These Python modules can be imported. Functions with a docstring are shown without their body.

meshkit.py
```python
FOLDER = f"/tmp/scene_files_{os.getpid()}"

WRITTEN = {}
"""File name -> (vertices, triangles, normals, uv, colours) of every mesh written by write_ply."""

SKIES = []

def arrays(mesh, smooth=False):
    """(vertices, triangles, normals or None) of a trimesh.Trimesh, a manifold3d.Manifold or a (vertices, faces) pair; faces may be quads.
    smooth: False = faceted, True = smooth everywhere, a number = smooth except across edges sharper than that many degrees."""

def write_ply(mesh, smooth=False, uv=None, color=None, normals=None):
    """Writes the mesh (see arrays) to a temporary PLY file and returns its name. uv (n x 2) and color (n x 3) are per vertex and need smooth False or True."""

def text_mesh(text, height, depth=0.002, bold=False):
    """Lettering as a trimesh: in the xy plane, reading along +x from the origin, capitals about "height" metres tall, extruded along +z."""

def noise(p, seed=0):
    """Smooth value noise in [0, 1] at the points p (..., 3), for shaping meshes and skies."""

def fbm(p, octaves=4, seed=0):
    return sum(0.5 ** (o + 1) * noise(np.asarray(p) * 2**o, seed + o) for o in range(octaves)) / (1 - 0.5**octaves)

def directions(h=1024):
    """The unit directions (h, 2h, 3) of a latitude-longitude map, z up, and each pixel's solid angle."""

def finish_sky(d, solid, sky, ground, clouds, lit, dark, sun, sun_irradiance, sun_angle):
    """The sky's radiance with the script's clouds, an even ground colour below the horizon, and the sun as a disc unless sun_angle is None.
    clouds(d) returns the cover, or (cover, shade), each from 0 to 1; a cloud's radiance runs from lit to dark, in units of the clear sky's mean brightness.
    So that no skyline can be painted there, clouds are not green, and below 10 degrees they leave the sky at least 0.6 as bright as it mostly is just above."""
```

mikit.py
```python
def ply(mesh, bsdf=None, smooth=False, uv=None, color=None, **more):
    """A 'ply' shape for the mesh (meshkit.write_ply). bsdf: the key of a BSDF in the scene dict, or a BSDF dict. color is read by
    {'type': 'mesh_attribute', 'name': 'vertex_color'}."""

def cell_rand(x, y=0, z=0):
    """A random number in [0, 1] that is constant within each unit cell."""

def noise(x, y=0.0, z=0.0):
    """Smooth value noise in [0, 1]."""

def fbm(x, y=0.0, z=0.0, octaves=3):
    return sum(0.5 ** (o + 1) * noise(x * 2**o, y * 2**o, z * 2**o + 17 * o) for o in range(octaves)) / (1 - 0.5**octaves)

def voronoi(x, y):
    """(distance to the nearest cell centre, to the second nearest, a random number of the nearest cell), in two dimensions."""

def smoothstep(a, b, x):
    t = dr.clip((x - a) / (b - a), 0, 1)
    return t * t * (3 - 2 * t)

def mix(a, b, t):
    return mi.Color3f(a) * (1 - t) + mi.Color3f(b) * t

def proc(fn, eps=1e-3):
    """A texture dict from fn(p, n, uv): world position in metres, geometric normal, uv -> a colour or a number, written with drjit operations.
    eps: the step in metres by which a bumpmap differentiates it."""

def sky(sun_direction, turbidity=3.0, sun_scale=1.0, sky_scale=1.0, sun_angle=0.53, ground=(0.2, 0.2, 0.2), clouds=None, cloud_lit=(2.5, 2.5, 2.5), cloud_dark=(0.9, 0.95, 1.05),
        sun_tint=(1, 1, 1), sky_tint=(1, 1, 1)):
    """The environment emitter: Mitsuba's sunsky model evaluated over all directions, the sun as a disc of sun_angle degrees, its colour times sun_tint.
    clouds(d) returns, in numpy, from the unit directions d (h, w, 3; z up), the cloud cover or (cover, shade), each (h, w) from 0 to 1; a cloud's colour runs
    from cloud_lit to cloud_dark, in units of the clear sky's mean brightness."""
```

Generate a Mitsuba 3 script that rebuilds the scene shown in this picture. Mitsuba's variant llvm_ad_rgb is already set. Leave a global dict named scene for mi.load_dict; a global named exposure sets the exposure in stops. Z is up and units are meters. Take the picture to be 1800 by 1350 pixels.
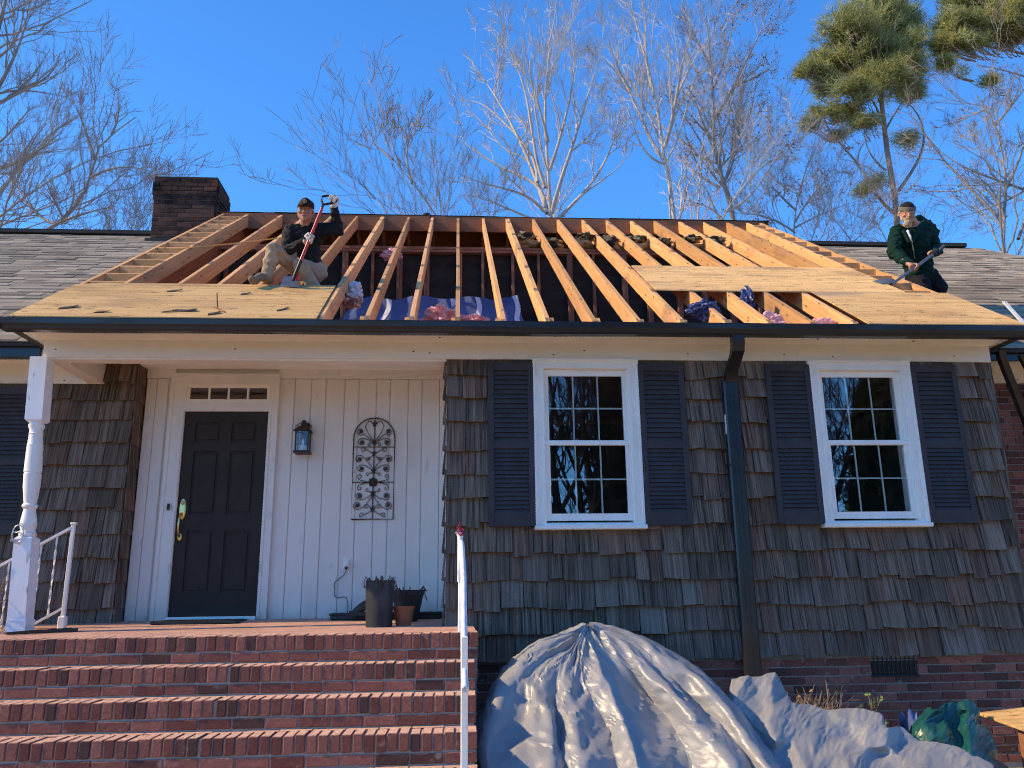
import math, random
import numpy as np, trimesh, drjit as dr, mitsuba as mi
import manifold3d as m3
import mikit, meshkit
from mikit import noise, fbm, mix, smoothstep, cell_rand, voronoi

T = mi.ScalarTransform4f
R = np.random.default_rng(7)
random.seed(7)
scene, labels = {}, {}
# ---------------------------------------------------------------- camera, sky, exposure
# metres; x right along the house front, y away from the street, z up. z = 0 is the porch floor at the door.
CY, CZ, YAW, PITCH, ROLL, FPX = -7.379, .217, .068, .248, -.013, 1451.2
fw = np.array([math.sin(YAW)*math.cos(PITCH), math.cos(YAW)*math.cos(PITCH), math.sin(PITCH)])
r0 = np.array([math.cos(YAW), -math.sin(YAW), 0]); u0 = np.cross(r0, fw)
rt = r0*math.cos(ROLL)+u0*math.sin(ROLL); up = -r0*math.sin(ROLL)+u0*math.cos(ROLL)
CAM = np.array([0, CY, CZ])
scene['camera'] = {'type': 'perspective', 'fov': math.degrees(2*math.atan(900/FPX)), 'fov_axis': 'x', 'near_clip': .05, 'far_clip': 2000.,
                   'to_world': T().look_at(origin=CAM.tolist(), target=(CAM+fw).tolist(), up=up.tolist())}
SUN = (-.80, -.085, .57)
scene['sky_light'] = mikit.sky(SUN, turbidity=2.0, sky_tint=(.43, .90, 1.42), sun_tint=(1.0, .90, .70), sun_scale=1.35, sky_scale=2.2, ground=(.22, .19, .14))
exposure = 1.6


def at(px, py, y):
    """the point of the plane at distance y that a surveyed sight line (photo pixels) meets"""
    d = rt*(px-900)/FPX-up*(py-675)/FPX+fw
    return CAM+d*((y-CY)/d[1])


# ---------------------------------------------------------------- helpers
used = {}


def num(name):
    n = used.get(name, 0); used[name] = n+1
    return name if n == 0 else f'{name}_{n:03d}'


def thing(name, label, cat, group=None):
    k = num(name); labels[k] = {'label': label, 'category': cat}
    if group: labels[k]['group'] = group
    return k


def put(name, mesh, mat, parent=None, smooth=False, uv=None, kind=None, label=None):
    k = num(f'{parent}__{name}' if parent else name)
    if uv is not None and not isinstance(uv, np.ndarray):
        n = len(mesh.vertices) if hasattr(mesh, 'vertices') else len(mesh[0])
        uv = np.tile(np.asarray(uv, float), (n, 1))
    scene[k] = mikit.ply(mesh, mat, smooth=smooth, uv=uv)
    if kind: labels.setdefault(k, {})['kind'] = kind
    if label: labels.setdefault(k, {})['label'] = label
    return k


def tone(): return (float(R.random()), float(R.random()))


def cat(*ms):
    vs, fs, o = [], [], 0
    for m in ms:
        if m is None: continue
        v, f = (np.asarray(m.vertices), np.asarray(m.faces)) if hasattr(m, 'vertices') else (np.asarray(m[0], float), np.asarray(m[1]))
        if len(f) and f.shape[1] == 4: f = np.vstack([f[:, [0, 1, 2]], f[:, [0, 2, 3]]])
        vs.append(v); fs.append(f+o); o += len(v)
    return trimesh.Trimesh(np.vstack(vs), np.vstack(fs), process=False)


HEXF = np.array([[0, 3, 2, 1], [4, 5, 6, 7], [0, 1, 5, 4], [1, 2, 6, 5], [2, 3, 7, 6], [3, 0, 4, 7]])


def hexa(p):
    """eight corners: bottom loop of four (counter-clockwise from above), then the top loop"""
    f = np.vstack([HEXF[:, [0, 1, 2]], HEXF[:, [0, 2, 3]]])
    return trimesh.Trimesh(np.asarray(p, float), f, process=False)


def bx(x0, x1, y0, y1, z0, z1):
    return hexa([(x0, y0, z0), (x1, y0, z0), (x1, y1, z0), (x0, y1, z0), (x0, y0, z1), (x1, y0, z1), (x1, y1, z1), (x0, y1, z1)])


CH = {}


def cbx(x0, x1, y0, y1, z0, z1, c=.004):
    """box with chamfered edges: 24 corners"""
    if 'f' not in CH:
        pts = np.array([[sx*(1 if a != 0 else .9), sy*(1 if a != 1 else .9), sz*(1 if a != 2 else .9)] if 0 else
                        [sx*(1. if a == 0 else .9), sy*(1. if a == 1 else .9), sz*(1. if a == 2 else .9)]
                        for a in range(3) for sx in (-1, 1) for sy in (-1, 1) for sz in (-1, 1)])
        h = trimesh.convex.convex_hull(pts)
        idx = [int(np.argmin(((pts-v)**2).sum(1))) for v in h.vertices]
        CH['p'] = pts; CH['f'] = np.array(idx)[h.faces]
    p = CH['p']; d = np.array([x1-x0, y1-y0, z1-z0])/2; c = min(c, d.min()*.45)
    q = np.where(np.abs(p) > .95, np.sign(p)*d, np.sign(p)*(d-c))
    return trimesh.Trimesh(q+np.array([x0+x1, y0+y1, z0+z1])/2, CH['f'], process=False)


def tubes(P, Rr, sides=5, caps=False):
    """many polylines at once: P (n, k, 3), Rr (n, k)"""
    P = np.asarray(P, float); Rr = np.asarray(Rr, float)
    if P.ndim == 2: P = P[None]; Rr = np.broadcast_to(Rr, P.shape[1:2])[None]
    n, k, _ = P.shape
    t = np.gradient(P, axis=1); t /= np.linalg.norm(t, axis=2, keepdims=True)+1e-12
    d = P[:, -1]-P[:, 0]
    ref = np.where(np.abs(d[:, 2:])/(np.linalg.norm(d, axis=1, keepdims=True)+1e-9) < .8, [[0, 0, 1.]], [[1., .2, 0]])
    a = np.cross(t, ref[:, None]); a /= np.linalg.norm(a, axis=2, keepdims=True)+1e-12
    b = np.cross(t, a); ang = np.arange(sides)*2*np.pi/sides
    v = P[:, :, None]+Rr[:, :, None, None]*(np.cos(ang)[:, None]*a[:, :, None]+np.sin(ang)[:, None]*b[:, :, None])
    i, j = np.meshgrid(np.arange(k-1), np.arange(sides), indexing='ij')
    q = np.stack([i*sides+j, (i+1)*sides+j, (i+1)*sides+(j+1) % sides, i*sides+(j+1) % sides], -1).reshape(-1, 4)
    f = np.vstack([q[:, [0, 1, 2]], q[:, [0, 2, 3]]])
    F = (f[None]+(np.arange(n)*k*sides)[:, None, None]).reshape(-1, 3)
    V = v.reshape(-1, 3)
    if caps and n == 1:
        c0, c1 = len(V), len(V)+1
        V = np.vstack([V, P[0, 0], P[0, -1]]); s = np.arange(sides)
        F = np.vstack([F, np.stack([s*0+c0, s, (s+1) % sides], 1), np.stack([s*0+c1, (k-1)*sides+(s+1) % sides, (k-1)*sides+s], 1)])
    return trimesh.Trimesh(V, F, process=False)


def tube(pts, r, sides=8): return tubes(np.asarray(pts, float), r, sides, caps=True)


def lathe(prof, c=(0, 0, 0), n=24):
    m = trimesh.creation.revolve(np.asarray(prof, float), sections=n)
    m.apply_translation(c); return m


def extr(poly, y0, y1):
    """polygon in x, z pushed from y0 to y1"""
    from shapely.geometry import Polygon
    p = poly if hasattr(poly, 'exterior') else Polygon(poly)
    m = trimesh.creation.extrude_polygon(p, y1-y0, engine='earcut')
    v = np.array(m.vertices); m.vertices = np.stack([v[:, 0], y1-v[:, 2], v[:, 1]], 1)
    return m


def moved(m, M): m = m.copy(); m.apply_transform(M); return m


def rotm(ax, ang, c=(0, 0, 0)): return trimesh.transformations.rotation_matrix(ang, ax, c)


def sheet(X, Y, Z):
    ny, nx = X.shape
    i = np.arange(ny*nx).reshape(ny, nx)
    f = np.stack([i[:-1, :-1], i[:-1, 1:], i[1:, 1:], i[1:, :-1]], -1).reshape(-1, 4)
    return trimesh.Trimesh(np.stack([X, Y, Z], -1).reshape(-1, 3), np.vstack([f[:, [0, 1, 2]], f[:, [0, 2, 3]]]), process=False)


# ---------------------------------------------------------------- materials
def mat(name, col, rough=.6, spec=.4, bump=None, eps=1e-3, **kw):
    if callable(col): c = mikit.proc(col)
    else: c = {'type': 'rgb', 'value': list(col)}
    b = {'type': 'principled', 'base_color': c, 'roughness': mikit.proc(rough) if callable(rough) else rough, 'specular': spec, **kw}
    if bump: b = {'type': 'bumpmap', 'arbitrary': mikit.proc(bump, eps), 'scale': 1.0, 'bsdf': b}
    scene[name] = {'type': 'twosided', 'bsdf': b}
    return name


def shake_x(p, n): return dr.select(dr.abs(n.x) > .7, p.y, p.x)
def f_shake(p, n, uv):
    a = shake_x(p, n)+.05*(uv.x-.5)*p.z
    g = noise(a*150+uv.x*300, p.z*5, uv.y*40)
    g2 = fbm(a*38+uv.x*170, p.z*2.2, uv.y*10)
    t = dr.clip(.75*g+.7*g2-.28, 0, 1)
    c = mix((.036, .025, .018), (.28, .215, .168), t)
    c = c*(.72+.5*uv.x)
    c = mix(c, c*mi.Color3f(1.12, .86, .78), smoothstep(.6, 1., uv.y)*.8)
    return mix(c, mi.Color3f(.30, .255, .215)*(.5+.8*t), smoothstep(.5, .8, fbm(p.x*1.1+uv.y*.6, p.z*1.3, uv.x*1.5, 3))*.55)


mat('m_shake', f_shake, .85, .2, bump=lambda p, n, uv: .0022*noise(shake_x(p, n)*170+uv.x*300, p.z*4, uv.y*40)+.003*noise(shake_x(p, n)*45+uv.x*170, p.z*2), eps=1.2e-3)
mat('m_white', lambda p, n, uv: mix((.84, .81, .755), (.72, .69, .64), smoothstep(.45, .8, fbm(p.x*6, p.y*6, p.z*2.5))*.6), .45, .4)
mat('m_postpaint', lambda p, n, uv: mix((.80, .80, .81), (.45, .43, .42), smoothstep(.66, .8, fbm(p.x*28+p.y*20, p.y*30, p.z*7, 4))), .5, .35,
    bump=lambda p, n, uv: .0015*fbm(p.x*25, p.y*25, p.z*6), eps=2e-3)
def f_wall(p, n, uv):
    c = mix((.75, .72, .67), (.64, .61, .565), smoothstep(.5, .85, fbm(p.x*3+uv.x*9, p.y, p.z*1.2))*.7)
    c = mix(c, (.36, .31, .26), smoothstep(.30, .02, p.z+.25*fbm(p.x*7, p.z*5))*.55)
    return mix(c, (.40, .36, .31), smoothstep(.70, .82, fbm(p.x*16, p.y*9, p.z*4, 4))*.35)
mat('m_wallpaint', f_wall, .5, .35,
    bump=lambda p, n, uv: .0008*noise(p.x*60, p.z*6), eps=2e-3)
def f_frieze(p, n, uv):
    c = mix((.82, .775, .70), (.72, .675, .60), fbm(p.x*1.2, p.y*4, p.z*5))
    d, _, w = voronoi(p.x*3.1, p.z*6)
    return mix(c, (.05, .045, .04), (1-smoothstep(.025, .04, d))*smoothstep(.55, .6, w))
mat('m_frieze', f_frieze, .5, .35)
mat('m_shutter', lambda p, n, uv: mix((.043, .039, .042), (.062, .057, .060), fbm(p.x*9, p.z*9)), .55, .2)
mat('m_gutter', lambda p, n, uv: mix((.013, .0125, .0135), (.026, .025, .026), fbm(p.x*2.5, p.z*8)), .24, .5,
    bump=lambda p, n, uv: .006*fbm(p.x*1.9, p.y*2, p.z*.5)+.0012*noise(p.x*9, p.z*3), eps=4e-3)
mat('m_door', lambda p, n, uv: mix((.032, .027, .024), (.046, .039, .034), fbm(p.x*8, p.z*5)), .55, .15)
mat('m_brass', (.80, .58, .22), .22, .5, metallic=1.0)
mat('m_black', (.014, .014, .016), .4, .4)
mat('m_iron', lambda p, n, uv: mix((.018, .013, .011), (.05, .035, .025), fbm(p.x*40, p.z*40)), .5, .4)
mat('m_plasticblack', lambda p, n, uv: mix((.020, .022, .024), (.055, .058, .058), smoothstep(.4, .8, fbm(p.x*8, p.y*8, p.z*4))), .5, .4)


def f_brick(p, n, uv):
    c = mix((.14, .052, .042), (.29, .122, .092), uv.x)
    c = mix(c, (.085, .045, .038), smoothstep(.68, .95, uv.y))
    s = fbm(p.x*60, p.y*60, p.z*60, 3)
    c = c*(.62+.75*s)
    c = mix(c, (.42, .30, .25), smoothstep(.68, .85, fbm(p.x*14, p.y*14, p.z*14, 4))*.5)
    return mix(c, mi.Color3f(.58, .36, .25)*(.6+.7*s), smoothstep(.6, .9, n.z)*.85)  # upward faces lightened: the treads' sunlit look is painted into the brick colour


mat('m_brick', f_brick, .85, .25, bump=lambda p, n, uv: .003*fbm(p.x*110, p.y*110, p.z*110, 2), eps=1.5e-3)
mat('m_mortar', lambda p, n, uv: mix((.30, .26, .23), (.15, .125, .11), fbm(p.x*25, p.y*25, p.z*25)), .9, .2, bump=lambda p, n, uv: .003*fbm(p.x*90, p.y*90, p.z*90, 2), eps=2e-3)
mat('m_mortarpale', lambda p, n, uv: mix((.42, .38, .34), (.26, .23, .20), fbm(p.x*18, p.y*18, p.z*18)), .9, .2)


def f_dbrick(p, n, uv):
    c = mix((.045, .030, .026), (.12, .062, .048), uv.x)
    return mix(c, (.012, .011, .012), smoothstep(.35, .7, fbm(p.x*5, p.y*5, p.z*5, 4))*smoothstep(5.7, 6.6, p.z+.5*uv.y))


mat('m_chimneybrick', f_dbrick, .9, .2)
mat('m_chimneymortar', lambda p, n, uv: mix((.30, .26, .22), (.03, .027, .026), smoothstep(6.1, 6.6, p.z)), .9, .2)


def wood(lo, hi, ax):
    def f(p, n, uv):
        q = (p.x, p.y+.66*p.z, p.z-.66*p.y)
        a, b = (q[0], q[1]) if ax == 'y' else (q[1], q[0])
        g = fbm(a*34+uv.x*90, b*1.6+uv.y*30, q[2]*34, 3)
        g2 = noise(a*120+uv.x*50, b*3, q[2]*120)
        c = mix(lo, hi, dr.clip(g*.9+g2*.3-.1, 0, 1))*(.72+.45*uv.y)
        w = smoothstep(.58, .8, fbm(p.x*2.3+uv.x*9, p.y*1.7, p.z*2+uv.y*7))
        c = mix(c, (.16, .12, .10), w*.5)
        if ax == 'y':
            s = (p.y-.66)/1.015; s = dr.abs(s-dr.round(s))
            c = mix(c, (.10, .085, .075), smoothstep(.075, .04, s+.05*(noise(p.x*40, p.y*30)-.5))*smoothstep(.6, .8, n.z)*smoothstep(.35, .55, uv.x+.3*uv.y)*.85)
        d, _, k = voronoi(b*2.6+uv.x*40, (a+q[2])*9+uv.y*30)
        return mix(c, (.13, .055, .025), (1-smoothstep(.06, .15, d))*smoothstep(.6, .65, k)*.8)
    return f


mat('m_rafter', wood((.46, .22, .085), (.72, .43, .20), 'y'), .75, .2)
mat('m_oldwood', wood((.20, .085, .045), (.34, .16, .085), 'y'), .8, .2)
mat('m_stud', lambda p, n, uv: mix((.19, .09, .055), (.36, .19, .12), fbm(p.x*40+uv.x*50, p.y*40, p.z*2.5))*(.7+.5*uv.y), .8, .2)


def f_ply(p, n, uv):
    a, b = p.y+.66*p.z, p.x
    g = fbm(b*1.4+uv.x*30, a*22+1.6*noise(b*1.7, a*3), uv.y*9, 4)
    c = mix((.43, .235, .08), (.82, .56, .245), g)*(.82+.26*uv.y)
    c = mix(c, (.30, .18, .085), smoothstep(.48, .70, fbm(b*1.3+uv.x*20, a*3.2, 1.5, 4))*.6)
    c = mix(c, (.24, .19, .165), smoothstep(.55, .78, fbm(b*.7+uv.y*20, a*1.1, 4.5, 4))*.7)
    wob = .06*noise(b*9, a*30)
    d, _, k = voronoi(b*2.6+uv.x*17+wob, a*11)
    c = mix(c, (.12, .065, .035), (1-smoothstep(.05, .16, d))*smoothstep(.62, .68, k))
    d2, _, k2 = voronoi(b*9+uv.y*20+wob, a*26)
    c = mix(c, (.05, .035, .025), (1-smoothstep(.06, .16, d2))*smoothstep(.74, .80, k2))
    s = noise(b*3.2+uv.x*9, a*90)
    return mix(c, c*.72, smoothstep(.72, .9, s))


mat('m_ply', f_ply, .75, .25, bump=lambda p, n, uv: .0012*fbm(p.x*4, (p.y+.66*p.z)*60), eps=2e-3)
mat('m_felt', lambda p, n, uv: mix((.012, .010, .010), (.050, .038, .032), fbm(p.x*5, p.y*3, p.z*9, 4)), .75, .2, bump=lambda p, n, uv: .01*fbm(p.x*6, p.z*4), eps=5e-3)
mat('m_dark', (.03, .03, .032), .8, .2)
mat('m_room', (.09, .11, .11), .9, .2)


def f_asph(p, n, uv):
    s = noise(p.x*260, p.y*260, p.z*260)
    c = mix((.16, .138, .108), (.33, .285, .215), uv.x)*(.6+.75*s)
    return mix(c, c*.55, smoothstep(.45, .8, fbm(p.x*.9, p.y*.5, p.z))*.5)


mat('m_asphalt', f_asph, .95, .15)
mat('m_asphdark', lambda p, n, uv: mix((.03, .03, .032), (.075, .072, .07), noise(p.x*200, p.y*200, p.z*200)), .95, .15)
scene['m_glass'] = {'type': 'thindielectric', 'int_ior': 2.05}
scene['m_lampglass'] = {'type': 'thindielectric'}
mat('m_muntin', (.46, .54, .52), .4, .4)
mat('m_galv', (.55, .56, .58), .35, .5, metallic=.9)
mat('m_wrap', lambda p, n, uv: mix((.80, .80, .80), (.55, .58, .66), smoothstep(.5, .72, fbm(p.x*60, p.y*9, p.z*14))), .3, .5, bump=lambda p, n, uv: .003*fbm(p.x*70, p.y*14, p.z*14), eps=2e-3)
mat('m_terra', lambda p, n, uv: mix((.40, .15, .075), (.28, .10, .05), fbm(p.x*20, p.y*20, p.z*20)), .8, .25)
mat('m_soil', (.05, .04, .03), .95, .1)
mat('m_ground', lambda p, n, uv: mix((.26, .19, .11), (.40, .32, .19), fbm(p.x*3, p.y*3, 0, 5)), .95, .1)
def bump_crumple(s):
    def f(p, n, uv):
        d1, d2, k = voronoi(p.x*s+p.z*s*.6+.5*noise(p.x*5, p.y*5, p.z*5), p.y*s+p.z*s*.7)
        e1, e2, k2 = voronoi(p.x*s*2.6-p.z*s*1.4, p.y*s*2.6+p.z*s*2)
        return .007*(d2-d1)/s*4+.003*(e2-e1)/s*4
    return f
mat('m_tarp', lambda p, n, uv: mix((.205, .212, .225), (.285, .29, .30), fbm(p.x*4, p.y*4, p.z*4)), .40, .6, bump=lambda p, n, uv: .75*bump_crumple(15.)(p, n, uv), eps=2e-3)
mat('m_tarpgreen', lambda p, n, uv: mix((.006, .050, .050), (.015, .095, .088), fbm(p.x*9, p.y*9, p.z*9)), .33, .5, bump=lambda p, n, uv: .5*bump_crumple(22.)(p, n, uv), eps=2e-3)
mat('m_tarpblue', lambda p, n, uv: mix((.05, .080, .20), (.10, .145, .31), fbm(p.x*3, p.y*3, p.z*6)), .4, .5, bump=bump_crumple(9.), eps=3e-3)
mat('m_tarpwhite', (.62, .64, .72), .45, .4)
mat('m_pink', lambda p, n, uv: mix((.66, .30, .33), (.85, .55, .56), fbm(p.x*30, p.y*30, p.z*30)), .95, .1)
mat('m_kraft', lambda p, n, uv: mix((.36, .25, .13), (.62, .50, .32), fbm(p.x*12, p.y*12, p.z*12)), .7, .3)
mat('m_wool', lambda p, n, uv: mix((.48, .40, .24), (.07, .05, .035), smoothstep(.38, .62, fbm(p.x*17, p.y*17, p.z*17, 4))), .95, .1)
mat('m_barkpale', lambda p, n, uv: mix((.33, .295, .26), (.64, .595, .54), fbm(p.x*3, p.y*3, p.z*2.5)), .9, .2)
mat('m_barkgrey', lambda p, n, uv: mix((.18, .155, .135), (.41, .365, .32), fbm(p.x*3, p.y*3, p.z*2.5)), .9, .2)
mat('m_barkdark', (.028, .028, .028), .9, .1)
mat('m_barkpine', lambda p, n, uv: mix((.20, .13, .09), (.42, .33, .27), fbm(p.x*6, p.y*6, p.z*3)), .9, .2)
scene['m_needle'] = {'type': 'principledthin', 'base_color': mikit.proc(lambda p, n, uv: mix((.20, .23, .08), (.58, .60, .28), uv.x)), 'roughness': .6, 'diff_trans': .9, 'eta': 1.3}
mat('m_needledark', (.030, .055, .030), .7, .1)
mat('m_deadleaf', lambda p, n, uv: mix((.16, .085, .05), (.30, .17, .11), uv.x), .8, .2)
mat('m_leafgreen', (.12, .19, .04), .5, .3)
# ================================================================ GROUND
GZ = -1.28
g = 60
gx = np.concatenate([np.linspace(-260, -14, 14), np.linspace(-12, 12, 49), np.linspace(14, 260, 14)])
X, Y = np.meshgrid(gx, gx)
Z = GZ+.05*(meshkit.fbm(np.stack([X*.6, Y*.6, X*0], -1), 4)-.5)*np.clip(1-np.hypot(X, Y)/30, 0, 1)
put('ground', sheet(X, Y, Z), 'm_ground', smooth=True); labels['ground'] = {'kind': 'structure', 'label': 'bare dry earth and winter grass around the house'}

# ================================================================ HOUSE
H = thing('house', 'house with grey wood shakes, white porch, dark shutters and front roof stripped to rafters', 'house')
SL = .66
def rz(y): return 2.585+SL*(y+.38)      # top of the front rafters
RIDGE_Y, RIDGE_Z = 5.08, rz(5.08)
# ---- front wall (x -.1..5.1, y 0): backing with window openings, shakes
def wall_with_holes(x0, x1, z0, z1, holes, y0, y1):
    xs = sorted({x0, x1, *[h[0] for h in holes], *[h[1] for h in holes]})
    out = []
    for a, b in zip(xs, xs[1:]):
        hs = sorted([h for h in holes if h[0] < (a+b)/2 < h[1]], key=lambda h: h[2])
        z = z0
        for h in hs:
            out.append(bx(a, b, y0, y1, z, h[2])); z = h[3]
        out.append(bx(a, b, y0, y1, z, z1))
    return cat(*out)


WIN = [(.695, 1.670), (3.304, 4.286)]
HOLES = [(a+.09, b-.09, .80, 2.23) for a, b in WIN]
FW = put('front_wall', wall_with_holes(-.09, 5.09, -.40, 2.40, HOLES, 0, .14), 'm_mortar', H)


def shake(x0, x1, zb, zt, yf, back, flare=.0, skew=(0, 0), th=.018):
    """one shake hanging in front of the plane y = back, butt at zb, thin top under the course above"""
    ya, yb = yf-th, back-.004
    a, b = skew
    p = [(x0, ya, zb+a), (x1, ya, zb+b), (x1, yf, zb+b), (x0, yf, zb+a),
         (x0, yb, zt), (x1, yb, zt), (x1, back, zt), (x0, back, zt)]
    return hexa(p)


def shake_course(parent, x0, x1, zb, expo, blocks, back, wmin=.10, wmax=.245, z_lim=None):
    x = x0+R.uniform(-.05, 0)
    while x < x1:
        w = R.uniform(wmin, wmax)
        a, b = max(x, x0), min(x+w, x1)
        if x1-b < .04: b = x1
        if b-a > .03:
            segs = [(a+.002, b-R.uniform(.002, .009))]
            zcap = None
            for (h0, h1, g0, g1) in blocks:
                if zb < g0-.06 < zb+expo and a < h1 and b > h0: zcap = g0-.004
                elif zb+expo*.9 > g0 and zb < g1-.02:
                    ns = []
                    for (s, t) in segs:
                        if t <= h0 or s >= h1: ns.append((s, t)); continue
                        if s < h0: ns.append((s, h0))
                        if t > h1: ns.append((h1, t))
                    segs = ns
            for (s, t) in segs:
                if t-s < .025: continue
                d = R.normal(0, .010)
                zt = zb+expo+.045
                if z_lim: zt = min(zt, z_lim)
                if zcap: zt = min(zt, zcap)
                put('shingle', shake(s, t, zb+d, zt, back-.026-R.uniform(0, .022), back, skew=(R.normal(0, .006), R.normal(0, .006)), th=R.uniform(.012, .024)), 'm_shake', parent, uv=tone())
        x = b+.001


butts = [-.348, -.125, .09, .319, .555, .794, 1.025, 1.26, 1.475, 1.725, 1.955, 2.157]
blocks = [(a+.01, b-.01, .76, 2.33) for a, b in WIN]
for i, zb in enumerate(butts):
    ex = (butts[i+1] if i+1 < len(butts) else 2.33)-zb
    bl = list(blocks)
    if .79 < zb < 2.1: bl += [(.42, .70, .8, 2.2), (1.66, 1.95, .8, 2.2), (3.02, 3.31, .8, 2.2), (4.28, 4.60, .8, 2.2)]
    shake_course(FW, -.10, 5.10, zb, ex, bl, 0., z_lim=2.36)
# returns of the shakes at the porch edge (dark narrow edges turning the corner)
for i, zb in enumerate(butts[1:]):
    ex = (butts[i+2] if i+2 < len(butts) else 2.33)-zb
    put('shingle', hexa([(-.135, 0, zb+.01), (-.112, 0, zb+.01), (-.112, .15, zb+.01), (-.135, .15, zb+.01),
                         (-.108, 0, zb+ex+.04), (-.100, 0, zb+ex+.04), (-.100, .15, zb+ex+.04), (-.108, .15, zb+ex+.04)]), 'm_shake', FW, uv=tone())
put('corner_return', bx(-.098, .0, .142, 1.15, -.06, 2.40), 'm_wallpaint', H)

# ---- foundation under the front wall, bricks one by one
FD = put('foundation', bx(.0, 5.06, .012, .16, GZ-.1, -.37), 'm_mortarpale', H)
def brick_run(parent, x0, x1, z, y, L=.203, h=.0635, j=.0095, off=0., skip=None, name='brick', m='m_brick', dep=.05, push=.004):
    x = x0-off
    while x < x1:
        a, b = max(x, x0), min(x+L-j, x1)
        if b-a > .02 and not (skip and skip[0] < b and skip[1] > a and False):
            pieces = [(a, b)]
            if skip and a < skip[1] and b > skip[0]:
                pieces = [(a, min(b, skip[0]))]*(a < skip[0]-.02)+[(max(a, skip[1]), b)]*(b > skip[1]+.02)
            for a2, b2 in pieces:
                o = R.uniform(0, push)
                put(name, cbx(a2, b2, y-.008-o, y-.008-o+dep, z, z+h, .004), m, parent, uv=tone())
        x += L
for i in range(12):
    z = -.36-.0735*(i+1)
    brick_run(FD, .17, 5.06, z, .008, off=(.1 if i % 2 else 0), skip=((3.615, 4.035) if i in (0, 1) else None))
V = put('foundation_vent', cat(bx(3.618, 4.032, .004, .0115, -.515, -.362), bx(3.61, 4.04, -.012, .008, -.53, -.5155)), 'm_dark', H)
for k in range(10): put('bar', bx(3.622+.0406*(k+.5)-.004, 3.622+.0406*(k+.5)+.004, -.010, -.004, -.513, -.364), 'm_iron', V)
for k in range(4): put('bar', bx(3.623, 4.027, -.0035, .002, -.495+.037*k-.004, -.495+.037*k+.004), 'm_iron', V)

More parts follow.
